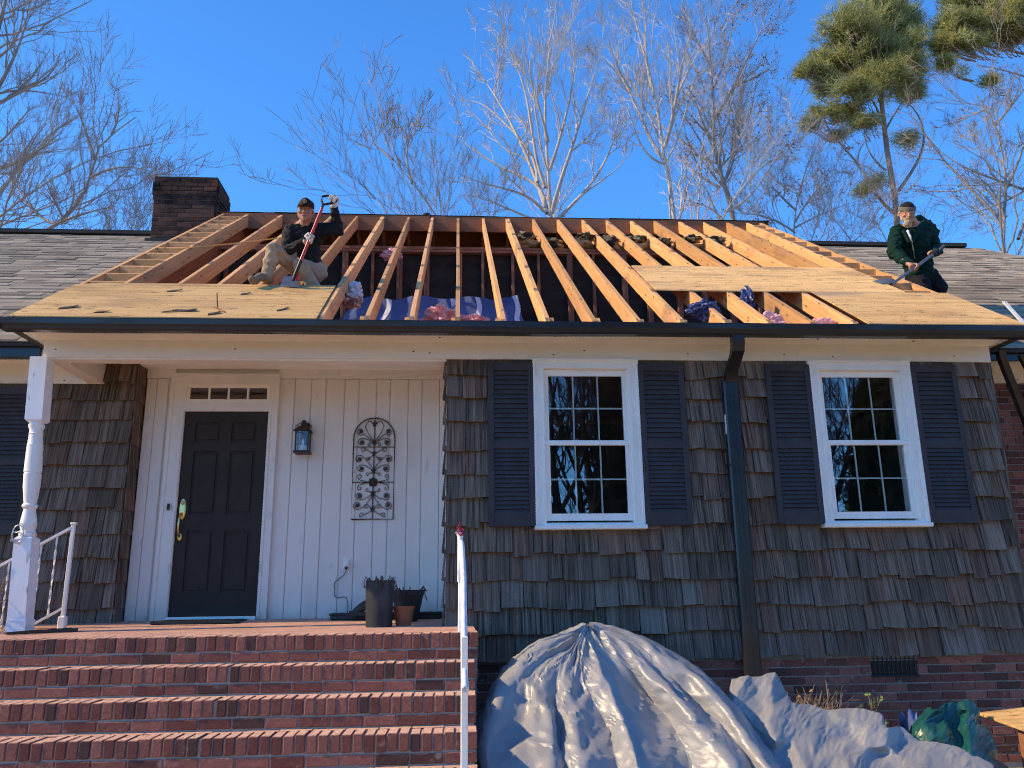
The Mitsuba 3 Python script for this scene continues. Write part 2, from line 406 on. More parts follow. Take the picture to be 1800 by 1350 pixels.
# ---- front windows
def window(a, b):
    W = put('window', cat(bx(a, a+.095, -.062, .02, .792, 2.318), bx(b-.095, b, -.062, .02, .792, 2.318), bx(a+.095, b-.095, -.062, .02, 2.225, 2.318)), 'm_white', H)
    # casing mouldings
    put('moulding', cat(bx(a-.006, a+.022, -.078, -.060, .794, 2.316), bx(b-.022, b+.006, -.078, -.060, .794, 2.316), bx(a+.022, b-.022, -.078, -.060, 2.294, 2.316)), 'm_white', W)
    put('moulding', cat(bx(a+.072, a+.094, -.072, -.059, .83, 2.248), bx(b-.094, b-.072, -.072, -.059, .83, 2.248), bx(a+.094, b-.094, -.072, -.059, 2.226, 2.248)), 'm_white', W)
    put('sill', cat(cbx(a-.012, b+.012, -.105, .0, .752, .791, .006), hexa([(a+.02, -.07, .792), (b-.02, -.07, .792), (b-.02, .05, .792), (a+.02, .05, .792), (a+.02, -.066, .806), (b-.02, -.066, .806), (b-.02, .05, .828), (a+.02, .05, .828)])), 'm_white', W)
    c, d = a+.10, b-.10
    def sash(y, z0, z1, bot, top, st=.042):
        S = put('sash', cat(bx(c, c+st, y, y+.035, z0, z1), bx(d-st, d, y, y+.035, z0, z1), bx(c+st, d-st, y, y+.035, z0, z0+bot), bx(c+st, d-st, y, y+.035, z1-top, z1)), 'm_white', W)
        g0, g1, h0, h1 = c+st, d-st, z0+bot, z1-top
        P = put('pane', cat(([(g0-.004, y+.012, h0-.004), (g1+.004, y+.012, h0-.004), (g1+.004, y+.012, h1+.004), (g0-.004, y+.012, h1+.004)], [[0, 1, 2, 3]])), 'm_glass', S)
        for k in (1, 2): put('muntin', bx(g0+(g1-g0)*k/3-.007, g0+(g1-g0)*k/3+.007, y+.018, y+.024, h0, h1), 'm_muntin', S)
        put('muntin', bx(g0, g1, y+.0245, y+.0285, (h0+h1)/2-.007, (h0+h1)/2+.007), 'm_muntin', S)
    sash(-.012, 1.515, 2.222, .04, .055)
    sash(-.042, .832, 1.555, .062, .046)
    put('meeting_rail', cbx(c-.01, d+.01, -.055, -.043, 1.508, 1.548, .004), 'm_white', W)
    put('jamb', bx(a+.092, a+.10, -.04, .14, .80, 2.222), 'm_white', W); put('jamb', bx(b-.10, b-.092, -.04, .14, .80, 2.222), 'm_white', W)
for a, b in WIN: window(a, b)

# ---- shutters
def shutter(x0, x1, z0=.782, z1=2.272, y=-.05, lab=None):
    th = .032; st = .052; mid = z0+(z1-z0)*.485
    S = put('shutter', cat(cbx(x0, x0+st, y-th, y, z0, z1), cbx(x1-st, x1, y-th, y, z0, z1), bx(x0+st, x1-st, y-th+.002, y, z0, z0+.115), bx(x0+st, x1-st, y-th+.002, y, z1-.07, z1),
                           bx(x0+st, x1-st, y-th+.002, y, mid-.03, mid+.03), bx(x0+.01, x1-.01, y-.004, y+.012, z0+.01, z1-.01)), 'm_shutter', H)
    for a, b in ((z0+.115, mid-.03), (mid+.03, z1-.07)):
        n = 15; p = (b-a)/n
        for k in range(n):
            zz = a+p*k
            put('slat', hexa([(x0+st, y-th+.003, zz), (x1-st, y-th+.003, zz), (x1-st, y-th+.008, zz+.001), (x0+st, y-th+.008, zz+.001),
                              (x0+st, y-.012, zz+p*1.05), (x1-st, y-.012, zz+p*1.05), (x1-st, y-.006, zz+p*1.05), (x0+st, y-.006, zz+p*1.05)]), 'm_shutter', S)
for a, b in ((.278, .692), (1.668, 2.100), (2.876, 3.306), (4.288, 4.740)): shutter(a, b)
shutter(-4.58, -4.135, .815, 2.258, .90)
shutter(6.10, 6.50, .80, 2.26, .90)

# ---- frieze, beam, soffit, gutter
FR = put('frieze', cat(bx(-3.70, 5.13, -.035, .10, 2.318, 2.52), hexa([(-3.74, -.06, 2.478), (5.16, -.06, 2.478), (5.13, -.03, 2.478), (-3.70, -.03, 2.478), (-3.79, -.11, 2.522), (5.20, -.11, 2.522), (5.13, -.03, 2.522), (-3.70, -.03, 2.522)])), 'm_frieze', H)
put('beam_soffit', bx(-3.69, -.10, -.01, .12, 2.300, 2.3175), 'm_frieze', H)
put('beam', bx(-3.70, -3.56, .101, .93, 2.31, 2.52), 'm_frieze', H, label='side porch beam running back to the shingled wall')
put('porch_ceiling', bx(-3.70, -.10, .121, 1.15, 2.53, 2.56), 'm_white', H)
put('soffit', cat(bx(-3.87, 5.30, -.40, .0, 2.523, 2.54), bx(-3.87, -3.70, .0, 1.0, 2.523, 2.54), bx(5.13, 5.30, .0, 1.0, 2.523, 2.54)), 'm_white', H)
# K-style gutter along the front and short returns at the ends, as a bent sheet-metal profile
prof = [(-.40, 2.535), (-.40, 2.428), (-.475, 2.428), (-.490, 2.440), (-.494, 2.458), (-.512, 2.478), (-.515, 2.520), (-.497, 2.524), (-.497, 2.508), (-.503, 2.480), (-.484, 2.461), (-.480, 2.445), (-.468, 2.435), (-.406, 2.435), (-.406, 2.535)]
xs = np.linspace(-3.84, 5.26, 70)
def gut(xs, prof, wob=.006):
    P = np.array(prof); n = len(P); V = []
    for x in xs:
        w = wob*(meshkit.noise(np.array([x*1.3, 0, 3.]))-.5)*2; w2 = wob*1.6*(meshkit.noise(np.array([x*2.1, 5, 0.]))-.5)
        V.append([(x, y+(w2 if z > 2.5 and y < -.49 else 0), z+w*.6+(w2*.8 if z > 2.5 and y < -.45 else 0)) for y, z in P])
    V = np.array(V).reshape(-1, 3); F = []
    for i in range(len(xs)-1):
        for j in range(n):
            k = (j+1) % n
            F.append([i*n+j, (i+1)*n+j, (i+1)*n+k, i*n+k])
    m = cat((V, np.array(F)))
    return m
GT = put('gutter', gut(xs, prof), 'm_gutter', H, smooth=25)
put('end_cap', bx(-3.848, -3.841, -.51, -.40, 2.43, 2.522), 'm_gutter', GT); put('end_cap', bx(5.261, 5.268, -.51, -.40, 2.43, 2.522), 'm_gutter', GT)
put('drip_edge', cat(bx(-3.86, 5.28, -.455, -.405, 2.542, 2.548), bx(-3.86, 5.28, -.46, -.454, 2.522, 2.548)), 'm_black', H)
put('side_fascia', bx(-3.885, -3.872, -.50, .46, 2.488, 2.55), 'm_gutter', H); put('side_fascia', bx(5.302, 5.315, -.50, .46, 2.488, 2.55), 'm_gutter', H)
# rake cheeks between the side fascia and the wing roofs
# ---- downspout
dsp = [(2.505, -.44, 2.432), (2.505, -.44, 2.36), (2.505, -.41, 2.29), (2.52, -.17, 2.17), (2.523, -.105, 2.08)]
def ribbon(path, wx, wy, m):
    V = []; F = []
    for (x, y, z) in path: V += [(x-wx, y-wy, z), (x+wx, y-wy, z), (x+wx, y+wy, z), (x-wx, y+wy, z)]
    n = len(path)
    for i in range(n-1):
        for j in range(4): F.append([i*4+j, i*4+(j+1) % 4, (i+1)*4+(j+1) % 4, (i+1)*4+j])
    F += [[0, 3, 2, 1], [4*n-4, 4*n-3, 4*n-2, 4*n-1]]
    return cat((np.array(V), np.array(F)))
DS = put('downspout', cat(ribbon(dsp[::-1], .055, .038, 0), cbx(2.452, 2.592, -.135, -.055, -1.05, 2.10, .012), bx(2.50, 2.508, -.139, -.134, -1.0, 2.0), bx(2.535, 2.543, -.139, -.134, -1.0, 2.0)), 'm_gutter', H, smooth=30)
put('bracket', bx(2.445, 2.60, -.137, -.04, 1.30, 1.325), 'm_gutter', DS)
put('painted_sun_spot', bx(2.4500, 2.4519, -.12, -.09, 1.60, 1.78), 'm_white', DS)  # white sliver standing in for a sunlit spot on the downspout's left side

# ---- porch wall of vertical boards, door, transom
PW = put('porch_wall', cat(bx(-3.2, -2.95, 1.185, 1.30, -.02, 2.56), bx(-1.86, -.10, 1.185, 1.30, -.02, 2.56), bx(-2.95, -1.86, 1.185, 1.30, 2.44, 2.56)), 'm_white', H)
gx = [507, 537, 564, 598, 624, 656, 681, 714, 739, 771]
ex = [-1.87]+[float(at(p, 900, 1.16)[0]) for p in gx]+[-.105]
ex = [-3.22, -3.115, -2.995]+ex
for a, b in zip(ex, ex[1:]):
    if a < -2.96 and b > -2.9: continue
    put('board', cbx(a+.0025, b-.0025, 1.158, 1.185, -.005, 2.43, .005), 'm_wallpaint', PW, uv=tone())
put('frieze_board', bx(-1.872, -.11, 1.150, 1.185, 2.432, 2.53), 'm_wallpaint', PW); put('frieze_board', bx(-3.22, -2.93, 1.150, 1.185, 2.432, 2.53), 'm_wallpaint', PW)
DF = put('door_frame', cat(bx(-2.94, -2.80, 1.125, 1.185, -.0, 2.46), bx(-1.952, -1.868, 1.125, 1.185, .0, 2.46), bx(-2.80, -1.952, 1.125, 1.185, 2.365, 2.46), bx(-2.80, -1.952, 1.125, 1.185, 2.075, 2.17),
                           bx(-2.955, -2.925, 1.112, 1.13, 0, 2.475), bx(-1.883, -1.853, 1.112, 1.13, 0, 2.475), bx(-2.925, -1.883, 1.112, 1.13, 2.44, 2.475), bx(-2.83, -2.81, 1.115, 1.126, 0, 2.10), bx(-1.94, -1.925, 1.115, 1.126, 0, 2.10), bx(-2.81, -1.94, 1.115, 1.126, 2.085, 2.105)), 'm_wallpaint', H, uv=(.5, .5))
TR = put('transom', cat(bx(-2.80, -2.77, 1.14, 1.17, 2.171, 2.364), bx(-1.982, -1.952, 1.14, 1.17, 2.171, 2.364), bx(-2.77, -1.982, 1.14, 1.17, 2.171, 2.205), bx(-2.77, -1.982, 1.14, 1.17, 2.33, 2.364), *[bx(-2.77+.197*k-.008, -2.77+.197*k+.008, 1.14, 1.17, 2.205, 2.33) for k in (1, 2, 3)]), 'm_white', H)
for k in range(4):
    a, b = -2.77+.197*k+(.008 if k else 0), -2.77+.197*(k+1)-(.008 if k < 3 else 0)
    put('pane', cat(([(a, 1.16, 2.205), (b, 1.16, 2.205), (b, 1.16, 2.33), (a, 1.16, 2.33)], [[0, 1, 2, 3]])), 'm_glass', TR)
DO = put('door', bx(-2.80, -1.952, 1.165, 1.20, .035, 2.074), 'm_door', H)
ST = [(-2.80, -2.685), (-2.43, -2.32), (-2.067, -1.952)]
put('stile', cat(*[bx(a, b, 1.150, 1.164, .035, 2.074) for a, b in ST], *[bx(ST[i][1], ST[i+1][0], 1.150, 1.164, z0, z1) for i in (0, 1) for z0, z1 in ((.035, .26), (.86, 1.02), (1.66, 1.76), (1.96, 2.074))]), 'm_door', DO)
for i in (0, 1):
    for z0, z1 in ((.26, .86), (1.02, 1.66), (1.76, 1.96)):
        a, b = ST[i][1], ST[i+1][0]
        put('panel', cbx(a+.025, b-.025, 1.153, 1.1655, z0+.025, z1-.025, .011), 'm_door', DO)
HD = put('handle', cat(*[moved(lathe([(0, 0), (.030, 0), (.034, .006), (.026, .012), (0, .013)], n=18), trimesh.transformations.scale_matrix(1)@rotm([1, 0, 0], math.pi/2)@np.diag([1, 1.0, 1, 1])) for _ in (0,)]), 'm_brass', DO)
del scene[HD]
hp = trimesh.creation.icosphere(3); hp.apply_scale([.034, .008, .105]); hp.apply_translation([-2.745, 1.147, 1.075])
hs = trimesh.creation.icosphere(2); hs.apply_scale([.022, .008, .040]); hs.apply_translation([-2.752, 1.147, .80])
grip = tube([(-2.747, 1.13, 1.03), (-2.748, 1.085, .995), (-2.75, 1.075, .93), (-2.752, 1.085, .86), (-2.753, 1.12, .815), (-2.753, 1.14, .80)], .0105, 10)
knob = trimesh.creation.icosphere(2); knob.apply_scale([.018, .014, .018]); knob.apply_translation([-2.745, 1.13, 1.135])
scene[HD] = mikit.ply(cat(hp, hs, grip, knob), 'm_brass', smooth=40)
put('threshold', cat(bx(-2.80, -1.952, 1.09, 1.20, -.004, .033)), 'm_galv', H)
put('doorbell', cbx(-2.885, -2.858, 1.098, 1.111, 1.06, 1.125, .004), 'm_black', H)

# ---- left wing wall with shakes (y .95), its return to the porch wall, frieze, gutter
LW = put('wing_wall', cat(bx(-9.5, -3.26, .975, 1.12, GZ, 2.40), bx(-3.40, -3.245, 1.121, 1.30, -.1, 2.56), bx(-3.42, -3.26, .974, 1.12, 2.40, 2.56)), 'm_mortar', H)
lb = [-.10, .128, .364, .592, .824, 1.059, 1.265, 1.485, 1.707, 1.943, 2.149, 2.34]
for i, zb in enumerate(lb):
    e = (lb[i+1] if i+1 < len(lb) else 2.55)-zb
    shake_course(LW, -5.2 if zb < 2.2 else -3.56, -3.245, zb, e, [(-5.2, -4.2, .80, 2.26)] if .8 < zb < 2.1 else [], .972, .11, .27, z_lim=2.55)
    # the return face: one or two shakes turning the corner
    y = .955
    for w in (.11, .12):
        put('shingle', hexa([(-3.245, y, zb-.004), (-3.222+R.uniform(-.004, .004), y, zb-.004), (-3.224, y+w-.004, zb-.004), (-3.245, y+w-.004, zb-.004),
                             (-3.245, y, zb+e+.04), (-3.240, y, zb+e+.04), (-3.240, y+w-.004, zb+e+.04), (-3.245, y+w-.004, zb+e+.04)]), 'm_shake', LW, uv=tone())
        y += w
put('wing_window', cat(bx(-4.72, -4.585, .90, .99, .80, 2.29), bx(-5.55, -5.42, .90, .99, .80, 2.29), bx(-5.42, -4.72, .90, .99, 2.18, 2.29), bx(-5.42, -4.72, .90, .99, .80, .88), bx(-5.42, -4.72, .93, .96, 1.5, 1.55)), 'm_white', H)
put('wing_frieze', cat(bx(-9.5, -3.565, .935, .970, 2.315, 2.515), bx(-9.5, -3.90, .45, .97, 2.516, 2.53)), 'm_frieze', H)
put('wing_gutter', cat(bx(-9.5, -3.95, .40, .44, 2.44, 2.57), bx(-9.5, -3.93, .385, .41, 2.535, 2.57), bx(-9.5, -3.94, .435, .50, 2.44, 2.45)), 'm_gutter', H)
# ---- right wing: brick wall, frieze, gutter
RW = put('brick_wall', bx(5.15, 9.2, .965, 1.10, GZ, 2.40), 'm_mortarpale', H)
put('end_wall', bx(5.095, 5.15, .0, .965, GZ, 2.52), 'm_shake', H, uv=(.4, .3))
nrow = 0
for i in range(48):
    z = 2.36-.0735*(i+1)
    brick_run(RW, 5.55, 6.6 if z > 1.2 else 6.35, z, .962, off=(.1 if i % 2 else 0))
put('wing_frieze', cat(bx(5.32, 9.2, .925, .960, 2.36, 2.55), bx(5.32, 9.2, .45, .97, 2.551, 2.562)), 'm_frieze', H)
put('wing_gutter', cat(bx(5.34, 9.2, .40, .44, 2.46, 2.59), bx(5.34, 9.2, .385, .41, 2.55, 2.59)), 'm_gutter', H)
put('downspout', cat(ribbon([(6.25, .85, 1.2), (6.02, .72, 1.55), (5.48, .30, 2.46), (5.47, .28, 2.52)], .035, .03, 0), ribbon([(6.20, .55, 1.62), (6.04, .47, 1.85), (5.62, .22, 2.46)], .018, .02, 0)), 'm_gutter', H, label='black downspout slanting from the right corner of the eave')
# ---- rooms behind (dark), attic floor, gable ends, back
put('room', cat(bx(-9.4, 9.1, 9.9, 10.1, GZ, 2.5), bx(-.05, 5.06, 3.2, 3.25, -.3, 2.36), bx(-.05, 5.06, .16, 3.2, -.32, -.3), bx(-.088, -.05, .16, 3.2, -.3, 2.36), bx(5.06, 5.09, .16, 3.2, -.3, 2.36)), 'm_room', H)
put('hall', cat(bx(-3.2, -.15, 2.5, 2.55, -.1, 2.5), bx(-3.25, -3.2, 1.31, 2.5, -.1, 2.5), bx(-3.2, -.15, 1.31, 2.5, -.1, -.06)), 'm_room', H)
put('attic_floor', cat(bx(-.08, 5.1, .02, 9.9, 2.40, 2.50), bx(-3.5, -.085, 1.31, 9.9, 2.565, 2.60), bx(-3.5, -.085, .02, 1.309, 2.565, 2.59)), 'm_oldwood', H, uv=(.4, .3))
put('attic_floor', bx(-9.4, -3.52, .98, 9.9, 2.44, 2.47), 'm_oldwood', H, uv=(.4, .3)); put('attic_floor', bx(5.12, 9.1, .98, 9.9, 2.44, 2.47), 'm_oldwood', H, uv=(.4, .3))
for xx in (-3.46, 4.86):
    pg = [(.02, 2.5), (10.0, 2.5), (10.0, 2.75), (RIDGE_Y, RIDGE_Z-.2), (.02, rz(.02)-.2)]
    q = extr(pg, -.02, .02); v = np.array(q.vertices); q.vertices = np.stack([xx+v[:, 1], v[:, 0], v[:, 2]], 1); q.faces = q.faces[:, ::-1]
    put('gable_end', q, 'm_oldwood', H, uv=(.6, .4))

# ================================================================ STRIPPED ROOF (parts of the house)
def slope_box(x0, x1, y0, y1, dtop, dbot, xt0=None, xt1=None):
    """a board lying along the slope: top dtop below the rafter plane (vertical), bottom dbot below; plumb ends"""
    xt0 = x0 if xt0 is None else xt0; xt1 = x1 if xt1 is None else xt1
    return hexa([(x0, y0, rz(y0)-dbot), (x1, y0, rz(y0)-dbot), (xt1, y1, rz(y1)-dbot), (xt0, y1, rz(y1)-dbot),
                 (x0, y0, rz(y0)-dtop), (x1, y0, rz(y0)-dtop), (xt1, y1, rz(y1)-dtop), (xt0, y1, rz(y1)-dtop)])


def rafter_box(x0, x1, y0, y1, depth, xt0=None, xt1=None, zmin=2.546):
    xt0 = x0 if xt0 is None else xt0; xt1 = x1 if xt1 is None else xt1
    yc = (zmin+depth-2.585)/SL-.38
    zb = min(zmin, rz(y0)-.02)
    L = [(y0, zb), (yc, zmin), (y1, rz(y1)-depth), (y1, rz(y1)), (y0, rz(y0))]
    xs_ = lambda a, b, y: a+(b-a)*(y-y0)/(y1-y0)
    V = [(xs_(x0, xt0, y), y, z) for y, z in L]+[(xs_(x1, xt1, y), y, z) for y, z in L]
    F = [[0, 1, 4], [1, 3, 4], [1, 2, 3], [5, 9, 6], [6, 9, 8], [6, 8, 7]]
    for i in range(5):
        j = (i+1) % 5; F += [[i, i+5, j+5], [i, j+5, j]]
    F = [f if k < 6 else f for k, f in enumerate(F)]
    m = trimesh.Trimesh(np.array(V), np.array(F), process=False); m.fix_normals(); return m


RF = put('roof', hexa([(-3.85, RIDGE_Y+.02, RIDGE_Z-.04), (5.2, RIDGE_Y+.02, RIDGE_Z-.04), (5.2, 10.4, 2.65), (-3.85, 10.4, 2.65),
                       (-3.85, RIDGE_Y+.0, RIDGE_Z-.015), (5.2, RIDGE_Y+.0, RIDGE_Z-.015), (5.2, 10.4, 2.69), (-3.85, 10.4, 2.69)]), 'm_oldwood', H, uv=(.5, .2), label='back slope boards seen from inside behind the stripped front')
put('ridge_shingle_edge', cat(*[bx(a, a+.9, RIDGE_Y-.045-.02*R.random(), RIDGE_Y+.12, RIDGE_Z+.006*R.random(), RIDGE_Z+.004+.010*R.random()) for a in np.arange(-3.85, 5.1, .905)]), 'm_asphdark', RF)
put('ridge_board', bx(-3.78, 5.12, RIDGE_Y-.045, RIDGE_Y-.005, RIDGE_Z-.27, RIDGE_Z-.005), 'm_oldwood', RF, uv=(.5, .5))
RX = [-1.236+.4064*k for k in range(-4, 15)]
for i, x in enumerate(RX):
    dx = R.normal(0, .006)
    y0 = -.36+R.uniform(-.02, .015)
    put('rafter', rafter_box(x+dx, x+dx+.041, y0, RIDGE_Y-.05, .205, x+dx+R.normal(0, .005), x+dx+.041+R.normal(0, .004)), 'm_rafter', RF, uv=tone())
    s = -.043 if x < .5 else .043
    put('lookout_block', hexa([(x+dx+s, y0+.02, 2.544), (x+dx+s+.039, y0+.02, 2.544), (x+dx+s+.039, .05, 2.544), (x+dx+s, .05, 2.544),
                              (x+dx+s, y0+.07, 2.635), (x+dx+s+.039, y0+.07, 2.635), (x+dx+s+.039, .05, 2.655), (x+dx+s, .05, 2.655)]), 'm_rafter', RF, uv=tone())
    if i % 1 == 0 and x > -3.3:   # back rafters
        put('back_rafter', hexa([(x, RIDGE_Y+.0, RIDGE_Z-.24), (x+.04, RIDGE_Y+.0, RIDGE_Z-.24), (x+.04, 10.2, 2.60), (x, 10.2, 2.60), (x, RIDGE_Y+.0, RIDGE_Z-.045), (x+.04, RIDGE_Y+.0, RIDGE_Z-.045), (x+.04, 10.2, 2.75-.1), (x, 10.2, 2.75-.1)]), 'm_oldwood', RF, uv=tone())
# rake ladders: inner rafter, fly rafter, lookouts between
for (xi, xo, xot) in ((-3.39, -3.80, -3.775), (4.79, 5.21, 5.06)):
    w = .041 if xo > 0 else -.041
    put('rafter', rafter_box(xi, xi+.041, -.36, RIDGE_Y-.05, .205), 'm_rafter', RF, uv=tone())
    a, b = sorted((xo, xo-w)); c, d = sorted((xot, xot-w))
    put('fly_rafter', rafter_box(a, b, -.36, RIDGE_Y-.0, .13, c, d), 'm_rafter', RF, uv=tone())
    k0 = 0
    for k in range(13):
        y = .78+.335*k
        x1, x2 = (xi+.0415, xo+(xot-xo)*(y+.4)/5.4-.042) if xo > 0 else (xo+.0415, xi-.0005)
        put('lookout', slope_box(x1, x2, y, y+.034, .003, .12), 'm_rafter', RF, uv=tone())


def ply_sheet(pts, label, th=.014):
    P = np.array([(x, y, rz(y)+.003) for x, y in pts])
    n = len(P)
    from shapely.geometry import Polygon
    m = trimesh.creation.extrude_polygon(Polygon(pts), th, engine='earcut')
    v = np.array(m.vertices); v[:, 2] += rz(v[:, 1])+.003
    m.vertices = v
    return put('plywood', m, 'm_ply', RF, uv=tone(), label=label)


def ragged(a, b, n, amp):
    t = np.linspace(0, 1, n)[:, None]; q = np.array(a)*(1-t)+np.array(b)*t
    q[1:-1] += R.normal(0, amp, (n-2, 2)); return [tuple(x) for x in q]


ply_sheet(ragged((-3.83, -.435), (-1.235, -.435), 6, .003)+ragged((-1.25, .675), (-3.56, .675), 8, .004)+[(-3.80, .60)], 'weathered plywood panel left on the left eave')
ply_sheet([(2.07, .655), (4.785, .655), (4.785, 1.76)]+ragged((4.6, 1.77), (2.075, 1.745), 8, .006), 'plywood strip across the middle of the right rafters')
ply_sheet([(3.745, -.435)]+ragged((4.6, -.435), (5.25, -.435), 4, .002)+[(5.245, .648), (3.742, .648)], 'plywood panel on the right eave corner')
# knee wall inside: black felt, studs, plates
put('felt', bx(-3.4, 4.8, 3.96, 3.97, 2.5, 5.13), 'm_felt', RF, label='black felt paper on the back of the knee wall')
for k in range(21):
    x = -3.30+.4064*k+R.normal(0, .02)
    put('stud', bx(x, x+.038, 3.87, 3.957, 2.51, 5.05), 'm_stud', RF, uv=tone())
    if R.random() < .45: put('stud', bx(x+.041, x+.079, 3.875, 3.957, 2.51, 5.05), 'm_stud', RF, uv=tone())
put('plate', bx(-3.4, 4.8, 3.86, 3.958, 5.052, 5.09), 'm_stud', RF, uv=(.6, .8)); put('plate', bx(-3.3, 4.7, 3.85, 3.95, 5.092, 5.13), 'm_stud', RF, uv=(.3, .5))
put('plate', bx(-3.3, 2.2, 4.25, 4.35, 5.22, 5.26), 'm_stud', RF, uv=(.7, .7)); put('plate', bx(-3.3, 1.6, 4.5, 4.6, 5.33, 5.37), 'm_stud', RF, uv=(.5, .4))

# ---- wing roofs: decks and asphalt shingles (nearest ones single, the rest one field)
def wing_roof(x0, x1, near, hip=None):
    ye, ze, yr = .36, 2.585, 5.5
    def wz(y): return ze+SL*(y-ye)
    D = put('wing_roof', cat(hexa([(x0, ye, ze-.05), (x1, ye, ze-.05), (x1, yr, wz(yr)-.05), (x0, yr, wz(yr)-.05), (x0, ye, ze), (x1, ye, ze), (x1, yr, wz(yr)), (x0, yr, wz(yr))]),
                         hexa([(x0, yr, wz(yr)-.05), (x1, yr, wz(yr)-.05), (x1, 10.6, 2.5), (x0, 10.6, 2.5), (x0, yr, wz(yr)), (x1, yr, wz(yr)), (x1, 10.6, 2.56), (x0, 10.6, 2.56)])) if hip is None else
            cat(hexa([(x0, ye, ze-.05), (x1, ye, ze-.05), (hip, yr, wz(yr)-.05), (x0, yr, wz(yr)-.05), (x0, ye, ze), (x1, ye, ze), (hip, yr, wz(yr)), (x0, yr, wz(yr))]),
                hexa([(x0, yr, wz(yr)-.05), (hip, yr, wz(yr)-.05), (x1, 10.6, 2.5), (x0, 10.6, 2.5), (x0, yr, wz(yr)), (hip, yr, wz(yr)), (x1, 10.6, 2.56), (x0, 10.6, 2.56)]),
                hexa([(x1, ye, ze-.05), (x1+.01, ye, ze-.05), (x1+.01, 10.6, 2.5), (hip, yr, wz(yr)-.05), (x1, ye, ze), (x1+.01, ye, ze), (x1+.01, 10.6, 2.56), (hip, yr, wz(yr))])), 'm_asphdark', H)
    ex = .138; n = int((yr-ye)/ex); rest, ruv = [], []
    for i in range(n):
        y = ye-.02+ex*i
        x = x0-R.uniform(0, .3)
        lim = x1 if hip is None else x1-(x1-hip)*(y-ye)/(yr-ye)
        while x < lim:
            w = R.uniform(.14, .42)
            a, b = max(x, x0), min(x+w, lim)
            if b > a+.01:
                tk = R.choice([.007, .018], p=[.5, .5])
                m = hexa([(a, y, wz(y)+.001), (b-.004, y, wz(y)+.001), (b-.004, y+ex+.03, wz(y+ex+.03)+.0005), (a, y+ex+.03, wz(y+ex+.03)+.0005),
                          (a, y, wz(y)+.002+tk), (b-.004, y, wz(y)+.002+tk), (b-.004, y+ex+.03, wz(y+ex+.03)+.003), (a, y+ex+.03, wz(y+ex+.03)+.003)])
                t = tone()
                if near(i, a, b): put('shingle', m, 'm_asphalt', D, uv=t)
                else: rest.append(m); ruv.append(np.tile(t, (8, 1)))
            x += w
    put('shingle_field', cat(*rest), 'm_asphalt', D, uv=np.vstack(ruv), kind='stuff')
    put('ridge_cap', cat(*[bx(a, a+.30, yr-.13, yr+.13, wz(yr)-.035+.008*R.random(), wz(yr)+.03) for a in np.arange(x0, (x1 if hip is None else hip)-.3, .28)]), 'm_asphdark', D)
wing_roof(-9.6, -3.50, lambda i, a, b: i < 13 and a > -5.9)
wing_roof(5.15, 11.6, lambda i, a, b: False, hip=9.0)
put('chimney_flashing', bx(-4.93, -3.85, 5.02, 5.035, 5.5, 5.72), 'm_asphdark', H)

# ---- chimney
CX0, CX1, CY0, CY1, CT = -4.86, -3.90, 5.05, 5.72, 6.78
CHM = put('chimney', cat(bx(CX0+.01, CX1-.01, CY0+.01, CY1-.01, 4.5, CT-.02)), 'm_chimneymortar', H)
r = 0; z = CT
while z > 5.35:
    z -= .076
    o = .03 if 0 < r < 4 else (.015 if r in (0, 4) else 0)
    brick_run(CHM, CX0-o, CX1+o, z, CY0+.006-o, h=.066, off=(.1 if r % 2 else 0), m='m_chimneybrick', push=.006)
    y = CY0-o+.046-(.1 if r % 2 else 0)
    while y < CY1+o:
        a, b = max(y, CY0+.046-o), min(y+.193, CY1+o)
        if b-a > .03:
            p = R.uniform(0, .005)
            put('brick', cbx(CX1+o-.045+p, CX1+o+.008+p, a, b, z, z+.066), 'm_chimneybrick', CHM, uv=tone())
        y += .203
    if o: put('course_core', bx(CX0-o+.01, CX1+o-.01, CY0-o+.01, CY1+o-.01, z-.009, z+.066), 'm_chimneymortar', CHM)
    r += 1
put('crown', cbx(CX0-.02, CX1+.02, CY0-.02, CY1+.02, CT-.012, CT+.022, .01), 'm_asphdark', CHM)
